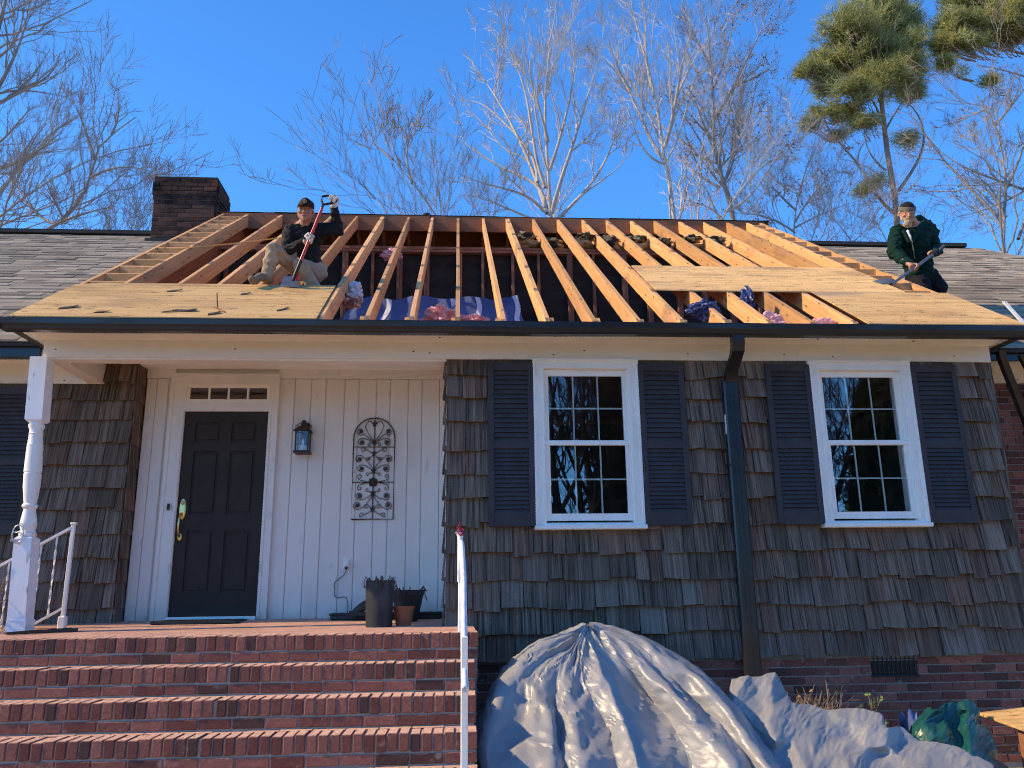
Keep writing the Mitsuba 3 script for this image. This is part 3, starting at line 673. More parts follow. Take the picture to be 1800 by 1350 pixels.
# ---- porch post: square ends, turned middle
def post():
    zb, zt = -.055, 2.30
    xb, xt = -3.612, -3.715
    def xc(z): return xb+(xt-xb)*(z-zb)/(zt-zb)
    h = .073
    V = lambda z, q: [(xc(z)-q, -q, z), (xc(z)+q, -q, z), (xc(z)+q, q, z), (xc(z)-q, q, z)]
    def sq(z0, z1, c):
        rows = [V(z0, h), V(z1-c, h), V(z1, h-c)] if c > 0 else [V(z0, h+c), V(z0-c, h), V(z1, h)]
        m = np.array(rows).reshape(-1, 3); F = [[0, 3, 2, 1], [8, 9, 10, 11]]
        for i in (0, 1):
            for j in range(4): F.append([i*4+j, i*4+(j+1) % 4, i*4+4+(j+1) % 4, i*4+4+j])
        return cat((m, np.array(F)))
    prof = [(.0, .735), (.062, .735), (.070, .75), (.062, .775), (.056, .785), (.060, .80), (.066, .84), (.063, .87), (.050, .945), (.046, .965), (.062, .985), (.062, 1.0), (.050, 1.015), (.056, 1.06), (.066, 1.16), (.070, 1.25), (.070, 1.268), (.064, 1.276), (.071, 1.285), (.069, 1.36),
            (.064, 1.50), (.062, 1.512), (.066, 1.52), (.061, 1.53), (.056, 1.60), (.054, 1.612), (.060, 1.62), (.054, 1.63), (.055, 1.66), (.066, 1.685), (.066, 1.70), (.050, 1.72), (.058, 1.735), (.064, 1.745), (.064, 1.765), (.0, 1.765)]
    t = lathe(prof, n=28); v = np.array(t.vertices); v[:, 0] += xc(v[:, 2]); t.vertices = v
    Pk = put('porch_post', sq(zb, .735, .02), 'm_postpaint', H)
    put('square_top', sq(1.72, zt+.01, -.02), 'm_postpaint', Pk)
    put('turned_shaft', t, 'm_white', Pk, smooth=35)
    put('base_block', bx(xb-.078, xb+.078, -.078, .078, zb, zb+.11), 'm_postpaint', Pk)
post()
# ================================================================ BRICK STEPS AND LANDING
BS = thing('brick_steps', 'red brick porch landing with wide steps of upright bricks leading down to the yard', 'steps')
def lz(y): return -.05 if y < 0 else -.05+.05*y/1.16
SX0, SX1 = -4.25, .155
def f_pave(p, n, uv):
    a, b = p.x/.203, p.y/.1015
    row = dr.floor(b); a = a+.5*(row-2*dr.floor(row/2))
    fa, fb = a-dr.floor(a), b-dr.floor(b)
    k = cell_rand(dr.floor(a), row, 1)
    c = mix((.32, .17, .12), (.45, .25, .18), k)*(.7+.6*fbm(p.x*40, p.y*40, 0))
    j = dr.minimum(dr.minimum(fa, 1-fa)*2, dr.minimum(fb, 1-fb))
    return mix((.33, .28, .25), c, smoothstep(.03, .08, j))
mat('m_pave', f_pave, .85, .25)
core = [(-1.235+.18, -.055)]
LD = put('landing', cat(hexa([(SX0, -1.06, GZ), (SX1-.012, -1.06, GZ), (SX1-.012, 1.17, GZ), (SX0, 1.17, GZ), (SX0, -1.06, -.052), (SX1-.012, -1.06, -.052), (SX1-.012, 0, -.052), (SX0, 0, -.052)]) if 0 else
        bx(SX0, SX1-.012, -1.10, -.003, GZ, -.051), bx(SX0, -.10, -.003, 1.185, GZ, -.051),
        hexa([(SX0, 0, -.06), (-.10, 0, -.06), (-.10, 1.185, -.06), (SX0, 1.185, -.06), (SX0, 0, -.0505), (-.10, 0, -.0505), (-.10, 1.185, .0), (SX0, 1.185, .0)])), 'm_pave', BS)
MB = put('mortar_bed', cat(*[bx(SX0 if k == 0 else -5.2, (SX1 if k == 0 else .125)-.012, -1.25-.275*k+.012, -1.25-.275*k+.35, GZ, -.05-.178*k-.010) for k in range(6)]), 'm_mortarpale', BS)
for k in range(5):
    yf, zt = -1.25-.275*k, -.05-.178*k
    x1 = SX1 if k == 0 else .125
    x0 = -4.2+.16*k
    xx = x1; i = 0
    crack = {1: -1.53, 2: -1.50, 3: -1.515, 4: -1.5}.get(k)
    while xx > x0:
        w = .0677
        j = .0095
        if crack and xx-w < crack < xx: xx -= .010; crack = None
        a, b = xx-w+j, xx
        o, dz, tw = R.uniform(-.002, .003), R.normal(0, .0022), R.normal(0, .0012)
        m = cbx(a, b, yf-o, yf+.200, zt-.100+dz, zt+dz, .0045)
        v = m.vertices.copy(); v[:, 0] += (v[:, 1]-yf)*tw*8; v[:, 2] += (v[:, 0]-a)*tw*4; m.vertices = v
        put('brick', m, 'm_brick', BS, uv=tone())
        xx -= w; i += 1
    # a stretcher course below
    xx = x1-(.0 if k % 2 else .1)
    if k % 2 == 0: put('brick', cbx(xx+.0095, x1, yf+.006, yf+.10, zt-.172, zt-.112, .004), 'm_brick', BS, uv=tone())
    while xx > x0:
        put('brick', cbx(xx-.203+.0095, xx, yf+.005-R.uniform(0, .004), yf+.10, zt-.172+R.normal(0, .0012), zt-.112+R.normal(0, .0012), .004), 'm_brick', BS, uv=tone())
        xx -= .203
    # the tread's back row, laid flat
    if k:
        xx = x1
        while xx > x0:
            if xx < -.0 or 1:
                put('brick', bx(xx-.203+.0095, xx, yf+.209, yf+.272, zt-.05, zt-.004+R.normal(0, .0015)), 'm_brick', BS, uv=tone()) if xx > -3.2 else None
            xx -= .203
# brick courses on the right flank of the landing
for r_ in range(16):
    z = -.165-.0735*(r_)-.06
    y = -1.2+(.1 if r_ % 2 else 0)
    while y < -.02:
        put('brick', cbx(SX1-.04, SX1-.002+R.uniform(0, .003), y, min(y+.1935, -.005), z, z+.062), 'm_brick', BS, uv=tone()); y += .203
# side steps down to the left
put('side_steps', cat(*[bx(-4.25-.28*(k+1), -4.25-.28*k, -1.0, .90, GZ, -.05-.19*(k+1)) for k in range(5)]), 'm_pave', BS)

# ================================================================ RAILINGS
RL = thing('side_railing', 'white metal railing with twisted balusters sloping down left behind the porch post', 'railing')
put('newel_post', cat(cbx(-3.460, -3.428, .364, .396, -.04, .865, .004), cbx(-3.468, -3.420, .356, .404, .862, .884, .006), cbx(-3.475, -3.413, .349, .411, -.042, .07, .008)), 'm_white', RL)
def sbar(x0, z0, x1, z1, y, w, h): return hexa([(x0, y-w, z0-h), (x1, y-w, z1-h), (x1, y+w, z1-h), (x0, y+w, z0-h), (x0, y-w, z0+h), (x1, y-w, z1+h), (x1, y+w, z1+h), (x0, y+w, z0+h)])
put('top_rail', sbar(-4.75, .10, -3.461, .835, .38, .018, .012), 'm_white', RL); put('bottom_rail', sbar(-4.75, -.60, -3.461, .135, .38, .014, .011), 'm_white', RL)
for k in range(9):
    x = -3.575-.128*k; zc = .835+(x+3.46)*.570
    n = 28; tt = np.linspace(0, 1, n); a = tt*math.pi*4.2
    P = np.stack([x+0*tt, .38+0*tt, zc-.715+.70*tt], 1); w, d = .0085, .0035
    V = np.stack([P+np.stack([sx*w*np.cos(a)-sy*d*np.sin(a), sx*w*np.sin(a)+sy*d*np.cos(a), 0*a], 1) for sx, sy in ((-1, -1), (1, -1), (1, 1), (-1, 1))], 1).reshape(-1, 3)
    F = [[i*4+j, i*4+(j+1) % 4, i*4+4+(j+1) % 4, i*4+4+j] for i in range(n-1) for j in range(4)]
    put('baluster', cat((V, np.array(F))), 'm_white', RL)
HR = thing('front_handrail', 'white wrapped metal handrail running straight down the right edge of the brick steps', 'railing')
hx = .045
def ybar(y0, z0, y1, z1, x, w, h): return hexa([(x-w, y0, z0-h), (x+w, y0, z0-h), (x+w, y1, z1-h), (x-w, y1, z1-h), (x-w, y0, z0+h), (x+w, y0, z0+h), (x+w, y1, z1+h), (x-w, y1, z1+h)])
put('post', cat(tube([(hx-.016, -1.16, -.06), (hx-.016, -1.16, .58)], .020, 10), tube([(hx-.020, -1.16, .30), (hx-.021, -1.16, .655)], .0215, 10)), 'm_wrap', HR, smooth=40)
put('post', cbx(hx-.02, hx+.02, -2.46, -2.42, GZ, -.02, .004), 'm_white', HR)
put('top_rail', tube([(hx-.018, -1.14, .60), (hx-.01, -1.22, .56), (hx, -1.6, .33), (hx, -2.5, -.02-.22), (hx+.004, -2.6, -.29)], .0205, 10), 'm_wrap', HR, smooth=40)
RB = thing('ribbon', 'crimson and white ribbon knotted round the top of the handrail', 'ribbon')
for i in range(5):
    a = i*1.3; c = np.array([hx-.022+.012*math.cos(a), -1.165+.012*math.sin(a), .665+.012*math.sin(a*2)])
    tt = np.linspace(0, 2*math.pi, 12)
    put('loop', tube(np.stack([c[0]+.018*np.cos(tt), c[1]+.014*np.sin(tt)*math.cos(a), c[2]+.020*np.sin(tt)], 1), .0055, 6), 'm_tarpwhite' if i == 2 else 'm_crimson', RB, smooth=True)
put('tail', tube([(hx-.022, -1.17, .68), (hx-.03, -1.175, .705), (hx-.02, -1.18, .73)], .004, 5), 'm_crimson', RB)
mat('m_crimson', (.30, .02, .06), .5, .3)

# ================================================================ THINGS ON THE PORCH
# lantern
LN = thing('wall_lantern', 'black carriage lantern with clear glass hung on the white board wall by the door', 'lamp')
lx, ly = -1.572, 1.055
put('backplate', cbx(lx-.045, lx+.045, 1.135, 1.156, 1.72, 1.95, .008), 'm_iron', LN)
put('cage', cat(*[bx(lx+sx*.062-.007, lx+sx*.062+.007, ly+sy*.062-.007, ly+sy*.062+.007, 1.645, 1.845) for sx in (-1, 1) for sy in (-1, 1)], cbx(lx-.082, lx+.082, ly-.082, ly+.082, 1.618, 1.642, .008),
                hexa([(lx-.088, ly-.088, 1.845), (lx+.088, ly-.088, 1.845), (lx+.088, ly+.088, 1.845), (lx-.088, ly+.088, 1.845), (lx-.042, ly-.042, 1.90), (lx+.042, ly-.042, 1.90), (lx+.042, ly+.042, 1.90), (lx-.042, ly+.042, 1.90)]),
                lathe([(0, 1.90), (.032, 1.90), (.026, 1.935), (.014, 1.945), (.016, 1.965), (0, 1.968)], (lx, ly, 0), 12)), 'm_iron', LN)
put('arm', cat(tube([(lx-.08, ly, 1.85), (lx-.08, ly, 1.905), (lx-.05, ly, 1.925), (lx, ly, 1.965), (lx+.05, ly, 1.925), (lx+.08, ly, 1.905), (lx+.08, ly, 1.85)], .005, 6), tube([(lx, ly, 1.95), (lx, 1.10, 1.96), (lx, 1.15, 1.90)], .008, 6)), 'm_iron', LN)
for sx, sy in ((0, -1), (-1, 0), (1, 0)):
    a = .055
    q = [(lx-a, ly+sy*.062, 1.643), (lx+a, ly+sy*.062, 1.643), (lx+a, ly+sy*.062, 1.845), (lx-a, ly+sy*.062, 1.845)] if sy else [(lx+sx*.062, ly-a, 1.643), (lx+sx*.062, ly+a, 1.643), (lx+sx*.062, ly+a, 1.845), (lx+sx*.062, ly-a, 1.845)]
    put('glass', cat((q, [[0, 1, 2, 3]])), 'm_lampglass', LN)
put('candle', lathe([(0, 1.643), (.018, 1.643), (.018, 1.71), (.010, 1.712), (.014, 1.74), (.004, 1.775), (0, 1.778)], (lx, ly, 0), 12), 'm_tarpwhite', LN, smooth=30)

# iron wall panel
AR = thing('iron_wall_panel', 'arched black wrought iron scroll panel hanging on the white porch wall', 'wall decoration')
ay, ax0, ax1, az0, az1 = 1.140, -1.070, -.648, .960, 2.006
axc, ar = (ax0+ax1)/2, (ax1-ax0)/2
# the frame leans a few degrees like the photograph's
arch = [(ax0, az0), (ax0, az1-ar)]+[(axc+ar*math.cos(t), az1-ar+ar*math.sin(t)) for t in np.linspace(math.pi, 0, 20)][1:-1]+[(ax1, az1-ar), (ax1, az0), (ax0, az0)]
def xz(pts): return [(p[0], ay, p[1]) for p in pts]
put('frame', tube(xz(arch), .0072, 6), 'm_iron', AR)
put('crossbar', tube(xz([(ax0, 1.70), (ax1, 1.70)]), .0045, 5), 'm_iron', AR); put('crossbar', tube(xz([(ax0, 1.335), (ax1, 1.335)]), .0045, 5), 'm_iron', AR); put('upright', tube(xz([(axc, az0), (axc, az1)]), .0045, 5), 'm_iron', AR)
def spiral(cx, cz, r, a0, turns, s, n=22):
    t = np.linspace(0, 1, n); a = a0+s*turns*2*math.pi*t; rr = r*(1-.62*t)
    return [(cx+rr[i]*math.cos(a[i]), cz+rr[i]*math.sin(a[i])) for i in range(n)]
def scroll(start, mid, cx, cz, r, turns=1.05):
    """stem from start past mid, curling into a spiral about (cx, cz)"""
    out = []
    for s in (-1, 1):
        st, md = (axc+s*start[0], start[1]), (axc+s*mid[0], mid[1]); c = (axc+s*cx, cz)
        a0 = math.atan2(md[1]-c[1], md[0]-c[0]); sp0 = (c[0]+r*math.cos(a0), c[1]+r*math.sin(a0))
        dirs = s*(1 if cz < md[1] else -1)
        sp = spiral(c[0], c[1], r, a0, turns, -s if cz <= md[1] else s)
        tt = np.linspace(0, 1, 8)[:-1]
        stem = [((1-t)**2*st[0]+2*t*(1-t)*md[0]+t*t*sp0[0], (1-t)**2*st[1]+2*t*(1-t)*md[1]+t*t*sp0[1]) for t in tt]
        out.append(tube(xz(stem+sp), .0042, 5))
        out.append(hexa([(c[0]-.018, ay-.006, c[1]-.02), (c[0]+.016, ay-.006, c[1]-.012), (c[0]+.016, ay+.004, c[1]-.012), (c[0]-.018, ay+.004, c[1]-.02), (c[0]-.010, ay-.006, c[1]+.02), (c[0]+.022, ay-.006, c[1]+.014), (c[0]+.022, ay+.004, c[1]+.014), (c[0]-.010, ay+.004, c[1]+.02)]) if turns > 1 else None)
    return cat(*out)
for st, md, cx, cz, r, tn in [((0, 1.745), (.10, 1.83), .142, 1.862, .040, 1.15), ((0, 1.735), (.09, 1.80), .130, 1.752, .042, 1.15), ((0, 1.75), (.13, 1.93), .045, 1.945, .040, .55), ((0, 1.72), (.03, 1.745), .05, 1.725, .020, .9),
                            ((0, 1.62), (.12, 1.71), .105, 1.67, .026, .9), ((0, 1.47), (.10, 1.60), .150, 1.575, .045, 1.15), ((0, 1.455), (.10, 1.52), .125, 1.475, .042, 1.15), ((0, 1.62), (.09, 1.55), .055, 1.575, .024, .9), ((.04, 1.335), (.16, 1.36), .135, 1.395, .026, .9), ((0, 1.44), (.03, 1.43), .058, 1.415, .020, .9),
                            ((.04, 1.335), (.16, 1.31), .135, 1.275, .026, .9), ((0, 1.22), (.09, 1.15), .135, 1.195, .042, 1.15), ((0, 1.20), (.10, 1.06), .155, 1.10, .045, 1.15), ((0, 1.23), (.03, 1.24), .058, 1.258, .020, .9), ((0, 1.05), (.14, .97), .105, 1.005, .026, .9), ((0, 1.05), (.05, 1.12), .06, 1.085, .022, .9)]:
    put('scroll', scroll(st, md, cx, cz, r, tn), 'm_iron', AR)
ros = [lathe([(0, -.006), (.030, -.006), (.034, .0), (.022, .008), (.024, .012), (.010, .018), (0, .018)], n=14)]
ros = moved(ros[0], rotm([1, 0, 0], math.pi/2)); ros.apply_translation([axc, ay, 1.335]); pet = []
for a in np.arange(0, 6.28, .785):
    s = trimesh.creation.icosphere(1); s.apply_scale([.016, .008, .016]); s.apply_translation([axc+.036*math.cos(a), ay-.002, 1.335+.036*math.sin(a)]); pet.append(s)
put('rosette', cat(ros, *pet), 'm_iron', AR, smooth=40)
for zc in (1.94, 1.625, 1.445, 1.215, 1.055):
    fl = []
    for a, l in ((0, .045), (.9, .036), (-.9, .036), (2.5, .028), (-2.5, .028)):
        s = trimesh.creation.icosphere(1); s.apply_scale([.009, .006, l*.5]); s.apply_translation([0, 0, l*.45]); s.apply_transform(rotm([0, 1, 0], a)); s.apply_translation([axc, ay-.003, zc]); fl.append(s)
    put('fleur', cat(*fl), 'm_iron', AR)
# outlet, cord
OU = thing('outlet_cover', 'white weatherproof outlet cover on the porch wall with a cord plugged in', 'outlet')
put('plate', cbx(-1.135, -1.065, 1.150, 1.158, .455, .575, .003), 'm_white', OU)
bub = trimesh.creation.icosphere(3); bub.apply_scale([.030, .028, .045]); bub.apply_translation([-1.095, 1.140, .515]); put('bubble', bub, 'm_white', OU, smooth=True)
PC = thing('power_cord', 'thin black cord dropping from the outlet to the porch floor', 'cord')
cp = [(-1.098, 1.12, .475), (-1.112, 1.12, .42), (-1.165, 1.12, .375), (-1.208, 1.12, .335), (-1.20, 1.12, .27), (-1.205, 1.12, .22), (-1.185, 1.12, .196), (-1.13, 1.11, .20), (-1.09, 1.11, .195), (-1.072, 1.11, .15), (-1.066, 1.10, .05), (-1.075, 1.05, .01), (-1.14, 1.0, .012), (-1.19, .98, .05), (-1.20, .96, .01)]
def smoothpath(p, n):
    from scipy.interpolate import CubicSpline
    p = np.asarray(p, float); s = np.r_[0, np.cumsum(np.linalg.norm(np.diff(p, axis=0), axis=1))]
    return CubicSpline(s, p)(np.linspace(0, s[-1], n))
put('cable', tube(smoothpath(cp, 70), .0042, 6), 'm_black', PC, smooth=True)
put('plug', cbx(-1.112, -1.084, 1.105, 1.135, .465, .495, .006), 'm_black', PC)
# flower pots
def pot(name, label, c, r0_, r1, h, m, rim, soil=True, strands=0, twisty=0):
    t = thing(name, label, 'flower pot')
    z0 = c[2]
    prof = [(0, 0), (r0_, 0), (r1-(.002 if rim else 0), h*(.82 if rim else .96)), (r1+rim, h*(.83 if rim else .965)), (r1+rim+.003, h), (r1-.006+rim*.5, h), (r1-.010, h*.9), (r0_-.008, .03), (0, .03)]
    b = put('shell', lathe(prof, c, 36), m, t, smooth=30)
    put('soil', lathe([(0, h*.86), (r1*.94, h*.84), (r1*.94, h*.80), (0, h*.80)], c, 24), 'm_soil', t)
    for k in range(strands):
        a = R.uniform(0, 6.28) if strands > 1 else .3
        e = r1+.004
        p0 = np.array([c[0]+.6*r1*math.cos(a), c[1]+.6*r1*math.sin(a), z0+h*.88]); p1 = np.array([c[0]+e*math.cos(a), c[1]+e*math.sin(a), z0+h+.016+R.uniform(0, .025)])
        p2 = np.array([c[0]+(e+.018)*math.cos(a+.1), c[1]+(e+.018)*math.sin(a+.1), z0+h-R.uniform(.0, .06)])
        put('dead_stem', tube([p0, p1, p2, p2+[R.normal(0, .01), R.normal(0, .01), -R.uniform(.0, .06)]], .005, 5), 'm_deadstem', t)
mat('m_deadstem', lambda p, n, uv: mix((.05, .04, .03), (.11, .09, .07), noise(p.x*60, p.y*60, p.z*60)), .9, .2)
pot('plant_pot', 'tall black plastic nursery pot standing at the front of the porch', (-.665, .05, -.052), .112, .123, .39, 'm_plasticblack', .0, strands=14)
pot('plant_pot', 'wide black plastic pot with withered stems behind the terracotta pot', (-.455, .62, -.028), .095, .145, .285, 'm_plasticblack', .006, strands=10)
pot('plant_pot', 'small terracotta flower pot beside the tall black pot', (-.462, .16, -.047), .066, .088, .165, 'm_terra', .006)
BXm = thing('storage_tray', 'long flat black tray lying along the foot of the porch wall', 'tray')
put('base', cbx(-1.20, -.145, .86, 1.12, -.012, .038, .01), 'm_plasticblack', BXm); put('rim', cat(cbx(-1.21, -.14, .85, .872, .03, .05, .006), cbx(-1.21, -.14, 1.11, 1.13, .03, .05, .006)), 'm_plasticblack', BXm)
SH = thing('rubber_boots', 'dark rubber shoe lying on the tray behind the tall black pot', 'shoe')
s = trimesh.creation.icosphere(3); v = s.vertices.copy(); v *= [.11, .05, .045]; v[:, 2] += .02*np.sin(v[:, 0]*14); s.vertices = v; s.apply_transform(rotm([0, 1, 0], -.35)); s.apply_translation([-.90, .80, .10]); put('upper', s, 'm_plasticblack', SH, smooth=True)
put('sole', hexa([(-1.0, .75, .028), (-.80, .75, .028), (-.80, .85, .028), (-1.0, .85, .028), (-1.01, .75, .075), (-.80, .75, .052), (-.80, .85, .052), (-1.01, .85, .075)]), 'm_black', SH)
DM = thing('doormat', 'dark flat doormat in front of the dark front door', 'doormat')
put('mat', cbx(-2.78, -2.02, .62, 1.06, lz(.62)-.0, lz(1.06)+.014, .006), 'm_black', DM); put('border', cat(bx(-2.77, -2.03, .63, .655, -.02, lz(.62)+.030), ), 'm_iron', DM)
# metal strips on the landing under the post
for i, (x0, y0, x1, y1, lab) in enumerate([(-3.50, -.42, -3.16, .02, 'longest rusty metal strip lying on the landing at the foot of the post'), (-3.52, -.15, -3.25, .12, 'middle rusty metal strip lying on the landing behind the longest one'), (-3.46, -.52, -3.30, -.30, 'short dark metal strip lying at the landing edge before the post')]):
    k = thing('metal_strip', lab, 'metal strip'); d = np.array([x1-x0, y1-y0]); d = d/np.linalg.norm(d)*.016; nx_, ny_ = -d[1], d[0]
    z = -.049+.004*i; zt = z+.014
    labels.pop(k); k = put('metal_strip' if 0 else 'angle_iron', hexa([(x0+nx_, y0+ny_, z), (x0-nx_, y0-ny_, z), (x1-nx_, y1-ny_, z), (x1+nx_, y1+ny_, z), (x0+nx_, y0+ny_, zt), (x0-nx_, y0-ny_, zt), (x1-nx_, y1-ny_, zt+.012), (x1+nx_, y1+ny_, zt+.012)]), 'm_iron')
    labels[k] = {'label': lab, 'category': 'metal strip'}
# wire ornament on the post
OR = thing('wire_hook', 'bent silver wire ornament hooked on the shoulder of the porch post', 'ornament')
tt = np.linspace(0, 1, 60)
put('wire', tube(np.stack([-3.70+.038*np.cos(tt*14)+.02*tt, -.082-.012*np.sin(tt*9), .66+.16*tt+.02*np.sin(tt*14)], 1), .0042, 6), 'm_galv', OR, smooth=True)
put('loop', tube(np.stack([-3.685+.045*np.cos(tt*6.28), -.088+0*tt, .75+.075*np.sin(tt*6.28)], 1), .0045, 6), 'm_galv', OR, smooth=True)

# ================================================================ THINGS ON THE ROOF
mat('m_scrap', lambda p, n, uv: mix((.03, .028, .028), (.10, .085, .075), noise(p.x*40, p.y*40, uv.x*9)), .9, .1)
scr = [(-3.45, -.20, .16, .05, .3, 'dark shingle scrap nearest the left corner of the left plywood panel'), (-3.10, -.33, .13, .025, .0, 'dark shingle scrap at the gutter edge near the left corner'), (-2.55, -.30, .10, .02, .1, 'short dark scrap at the gutter edge of the left plywood panel'),
       (-2.42, -.26, .22, .05, -.1, 'long dark shingle scrap near the middle of the left plywood panel'), (-2.14, -.34, .11, .05, .5, 'dark scrap beside the upright splinter on the left plywood panel'), (-2.05, .30, .10, .03, .4, 'dark scrap high on the left plywood panel under the man in black'), (-2.75, .38, .14, .03, .2, 'thin dark scrap high on the left plywood panel'), (-1.58, -.20, .12, .03, .7, 'dark scrap at the right end of the left plywood panel')]
for x, y, l, w, a, lab in scr:
    c, s = math.cos(a), math.sin(a)
    q = np.array([(-l, -w), (-l*.2, -w*1.2), (l, -w*.6), (l*.9, w), (0, w*.8), (-l*.8, w*1.1)])*.5
    q = np.stack([x+q[:, 0]*c-q[:, 1]*s, y+q[:, 0]*s+q[:, 1]*c], 1)
    m = trimesh.creation.extrude_polygon(__import__('shapely').geometry.Polygon(q), .006, engine='earcut'); v = np.array(m.vertices); v[:, 2] += rz(v[:, 1])+.018+.03*np.maximum(0, (v[:, 0]-x)/l); m.vertices = v
    k = put('shingle_scrap', m, 'm_scrap', uv=tone()); labels[k] = {'label': lab, 'category': 'shingle scrap'}
k = put('wood_splinter', cat(tube([(-2.16, -.18, rz(-.18)+.018), (-2.17, -.20, rz(-.18)+.16)], .006, 5), tube([(-2.20, -.15, rz(-.15)+.025), (-2.06, -.30, rz(-.3)+.025)], .008, 5)), 'm_stud'); labels[k] = {'label': 'pale splinter sticking up from the left plywood panel', 'category': 'splinter'}
SC = thing('vent_pipe', 'small black vent stub on the ridge left of centre', 'vent pipe')
put('pipe', lathe([(0, -.15), (.035, -.15), (.035, .03), (0, .03)], (-.52, RIDGE_Y+.09, RIDGE_Z+.02), 14), 'm_black', SC); put('cap', cat(lathe([(0, .03), (.075, .03), (.06, .07), (0, .085)], (-.52, RIDGE_Y+.09, RIDGE_Z+.02), 14), tube([(-.47, RIDGE_Y-.05, RIDGE_Z+.05), (-.44, RIDGE_Y-.06, RIDGE_Z-.1), (-.45, RIDGE_Y-.06, RIDGE_Z-.22)], .009, 6)), 'm_black', SC)
mat('m_rope', (.62, .36, .10), .8, .2)
RP = thing('safety_rope', 'thin orange rope stretched across the rafters on the left', 'rope')
rp = [(-3.66, 2.2), (-3.2, 2.55), (-2.6, 2.95), (-2.2, 3.22), (-1.85, 3.35)]
P = np.array([(x, y, rz(y)+.01-.012*math.sin(i*1.5)) for i, (x, y) in enumerate(rp)]); put('strand', tube(smoothpath(P, 40), .008, 6), 'm_rope', RP, smooth=True)

def lump(c, s, seed, amp=.5, f=2.2, n=3):
    m = trimesh.creation.icosphere(n); v = np.array(m.vertices); d = 1+amp*(meshkit.fbm(v*f+seed*7.3, 3, seed)-.5)*2+.34*(meshkit.fbm(v*11+seed, 4, seed+3)-.5)
    v = v*d[:, None]*np.array(s)+np.array(c); m.vertices = v; return m
# insulation batts lying on the knee wall plate
bays = [k for k in range(5, 15)]
words = ['leftmost', 'second', 'third', 'fourth', 'fifth', 'sixth', 'seventh', 'eighth', 'ninth', 'tenth']
for i, k in enumerate(range(5, 13)):
    x = RX[4+k] if 4+k < len(RX) else 0
    t = thing('insulation_batt', f'{words[i]} kraft faced insulation batt from the left, crumpled between rafters under the ridge', 'insulation', 'insulation batts between the rafters')
    cx = x+.22+.03*math.sin(i*3.3); y = 3.97+.06*math.sin(i*1.7); z = 5.20+.03*math.cos(i*2.9)
    n = 40; a = np.linspace(-.17, .17, 14); th = np.linspace(0, 2*math.pi, n)
    A, TH = np.meshgrid(a, th)
    q = np.stack([A*6, np.cos(TH), np.sin(TH)+i*5], -1); d = (1+.75*(meshkit.fbm(q*1.5, 3, i)-.5)*2)*(.65+.3*math.sin(i*2.1)**2)
    taper = np.sqrt(np.clip(1-(np.abs(A)/.19)**4, .05, 1))
    m = sheet(cx+A+.03*np.sin(TH+i), y+.20*np.cos(TH)*d*taper, z+.085*np.sin(TH)*d*taper); put('facing', m, 'm_kraft', t, smooth=50)
    put('wool', lump((cx+R.uniform(-.05, .05), y-.14, z+.07), (.13, .09, .055), 40+i, .8, 2.6, 4), 'm_wool', t, smooth=70)
    if i % 2: put('wool', lump((cx+R.uniform(-.08, .08), y-.16, z-.01), (.09, .06, .05), 60+i, .9, 3, 4), 'm_dark', t, smooth=70)
for (x, y, z, s, lab) in [(-.22, 2.2, 3.47, (.19, .15, .13), 'tuft of pink insulation in front of the blue tarp left of centre'), (.18, 2.1, 3.37, (.20, .14, .10), 'tuft of pink insulation in front of the blue tarp right of the first one'), (1.72, -.05, 2.62, (.16, .08, .05), 'low tuft of pink insulation at the eave between rafters right of centre'), (2.98, .0, 2.70, (.14, .09, .09), 'tuft of pink insulation at the eave below the bundled blue tarp'), (3.50, .0, 2.68, (.12, .08, .07), 'tuft of pink insulation at the eave left of the corner plywood')]:
    k = put('pink_insulation', lump((x, y, z), s, int(x*50)+99, .75, 3.2, 5), 'm_pink', smooth=60); labels[k] = {'label': lab, 'category': 'insulation'}
for (x, y, z, s, m_, lab) in [(-1.12, 1.25, 3.42, (.075, .08, .13), 'm_tarpwhite', 'crumpled white plastic bag beside the man in black'), (-1.16, 1.05, 3.26, (.08, .08, .08), 'm_pinkbag', 'crumpled pinkish plastic bag below the white one beside the man in black'), (-.92, 3.4, 4.80, (.13, .1, .08), 'm_pink', 'pale pink insulation scrap high up behind the man in black')]:
    k = put('plastic_bag', lump((x, y, z), s, int(z*31), .8, 2.6, 4), m_, smooth=60); labels[k] = {'label': lab, 'category': 'bag' if 'bag' in lab else 'insulation'}
mat('m_pinkbag', lambda p, n, uv: mix((.60, .50, .52), (.32, .14, .14), smoothstep(.45, .6, fbm(p.x*16, p.y*16, p.z*16))), .5, .3)
# blue tarp hung over the foot of the knee wall
U, Vv = np.meshgrid(np.linspace(-1.50, .86, 90), np.linspace(0, 1, 40))
yy = 3.80-1.5*Vv; zz = 4.34-.95*Vv-.10*np.sin(Vv*3.1)+(U*.02)
fold = .030*np.sin(U*9+3*Vv)+.07*(meshkit.fbm(np.stack([U*4.2+2*Vv, Vv*3, U*0], -1), 4)-.5)
BT = thing('blue_tarp', 'blue tarp with white tape stripes spread inside the open roof', 'tarp')
put('cloth', sheet(U, yy-fold*.3, zz+fold*.8), 'm_tarpblue', BT, smooth=True)
for xs_ in (-.98, -.08, .27, .80):
    u2, v2 = np.meshgrid(np.linspace(xs_-.035, xs_+.035, 6), np.linspace(0.02, .98, 40)); f2 = .030*np.sin(u2*9+3*v2)+.07*(meshkit.fbm(np.stack([u2*4.2+2*v2, v2*3, u2*0], -1), 4)-.5)
    put('tape', sheet(u2+.03*np.sin(v2*7), 3.80-1.5*v2-f2*.3, 4.34-.95*v2-.10*np.sin(v2*3.1)+u2*.02+f2*.8+.012), 'm_tarpwhite', BT, smooth=True)
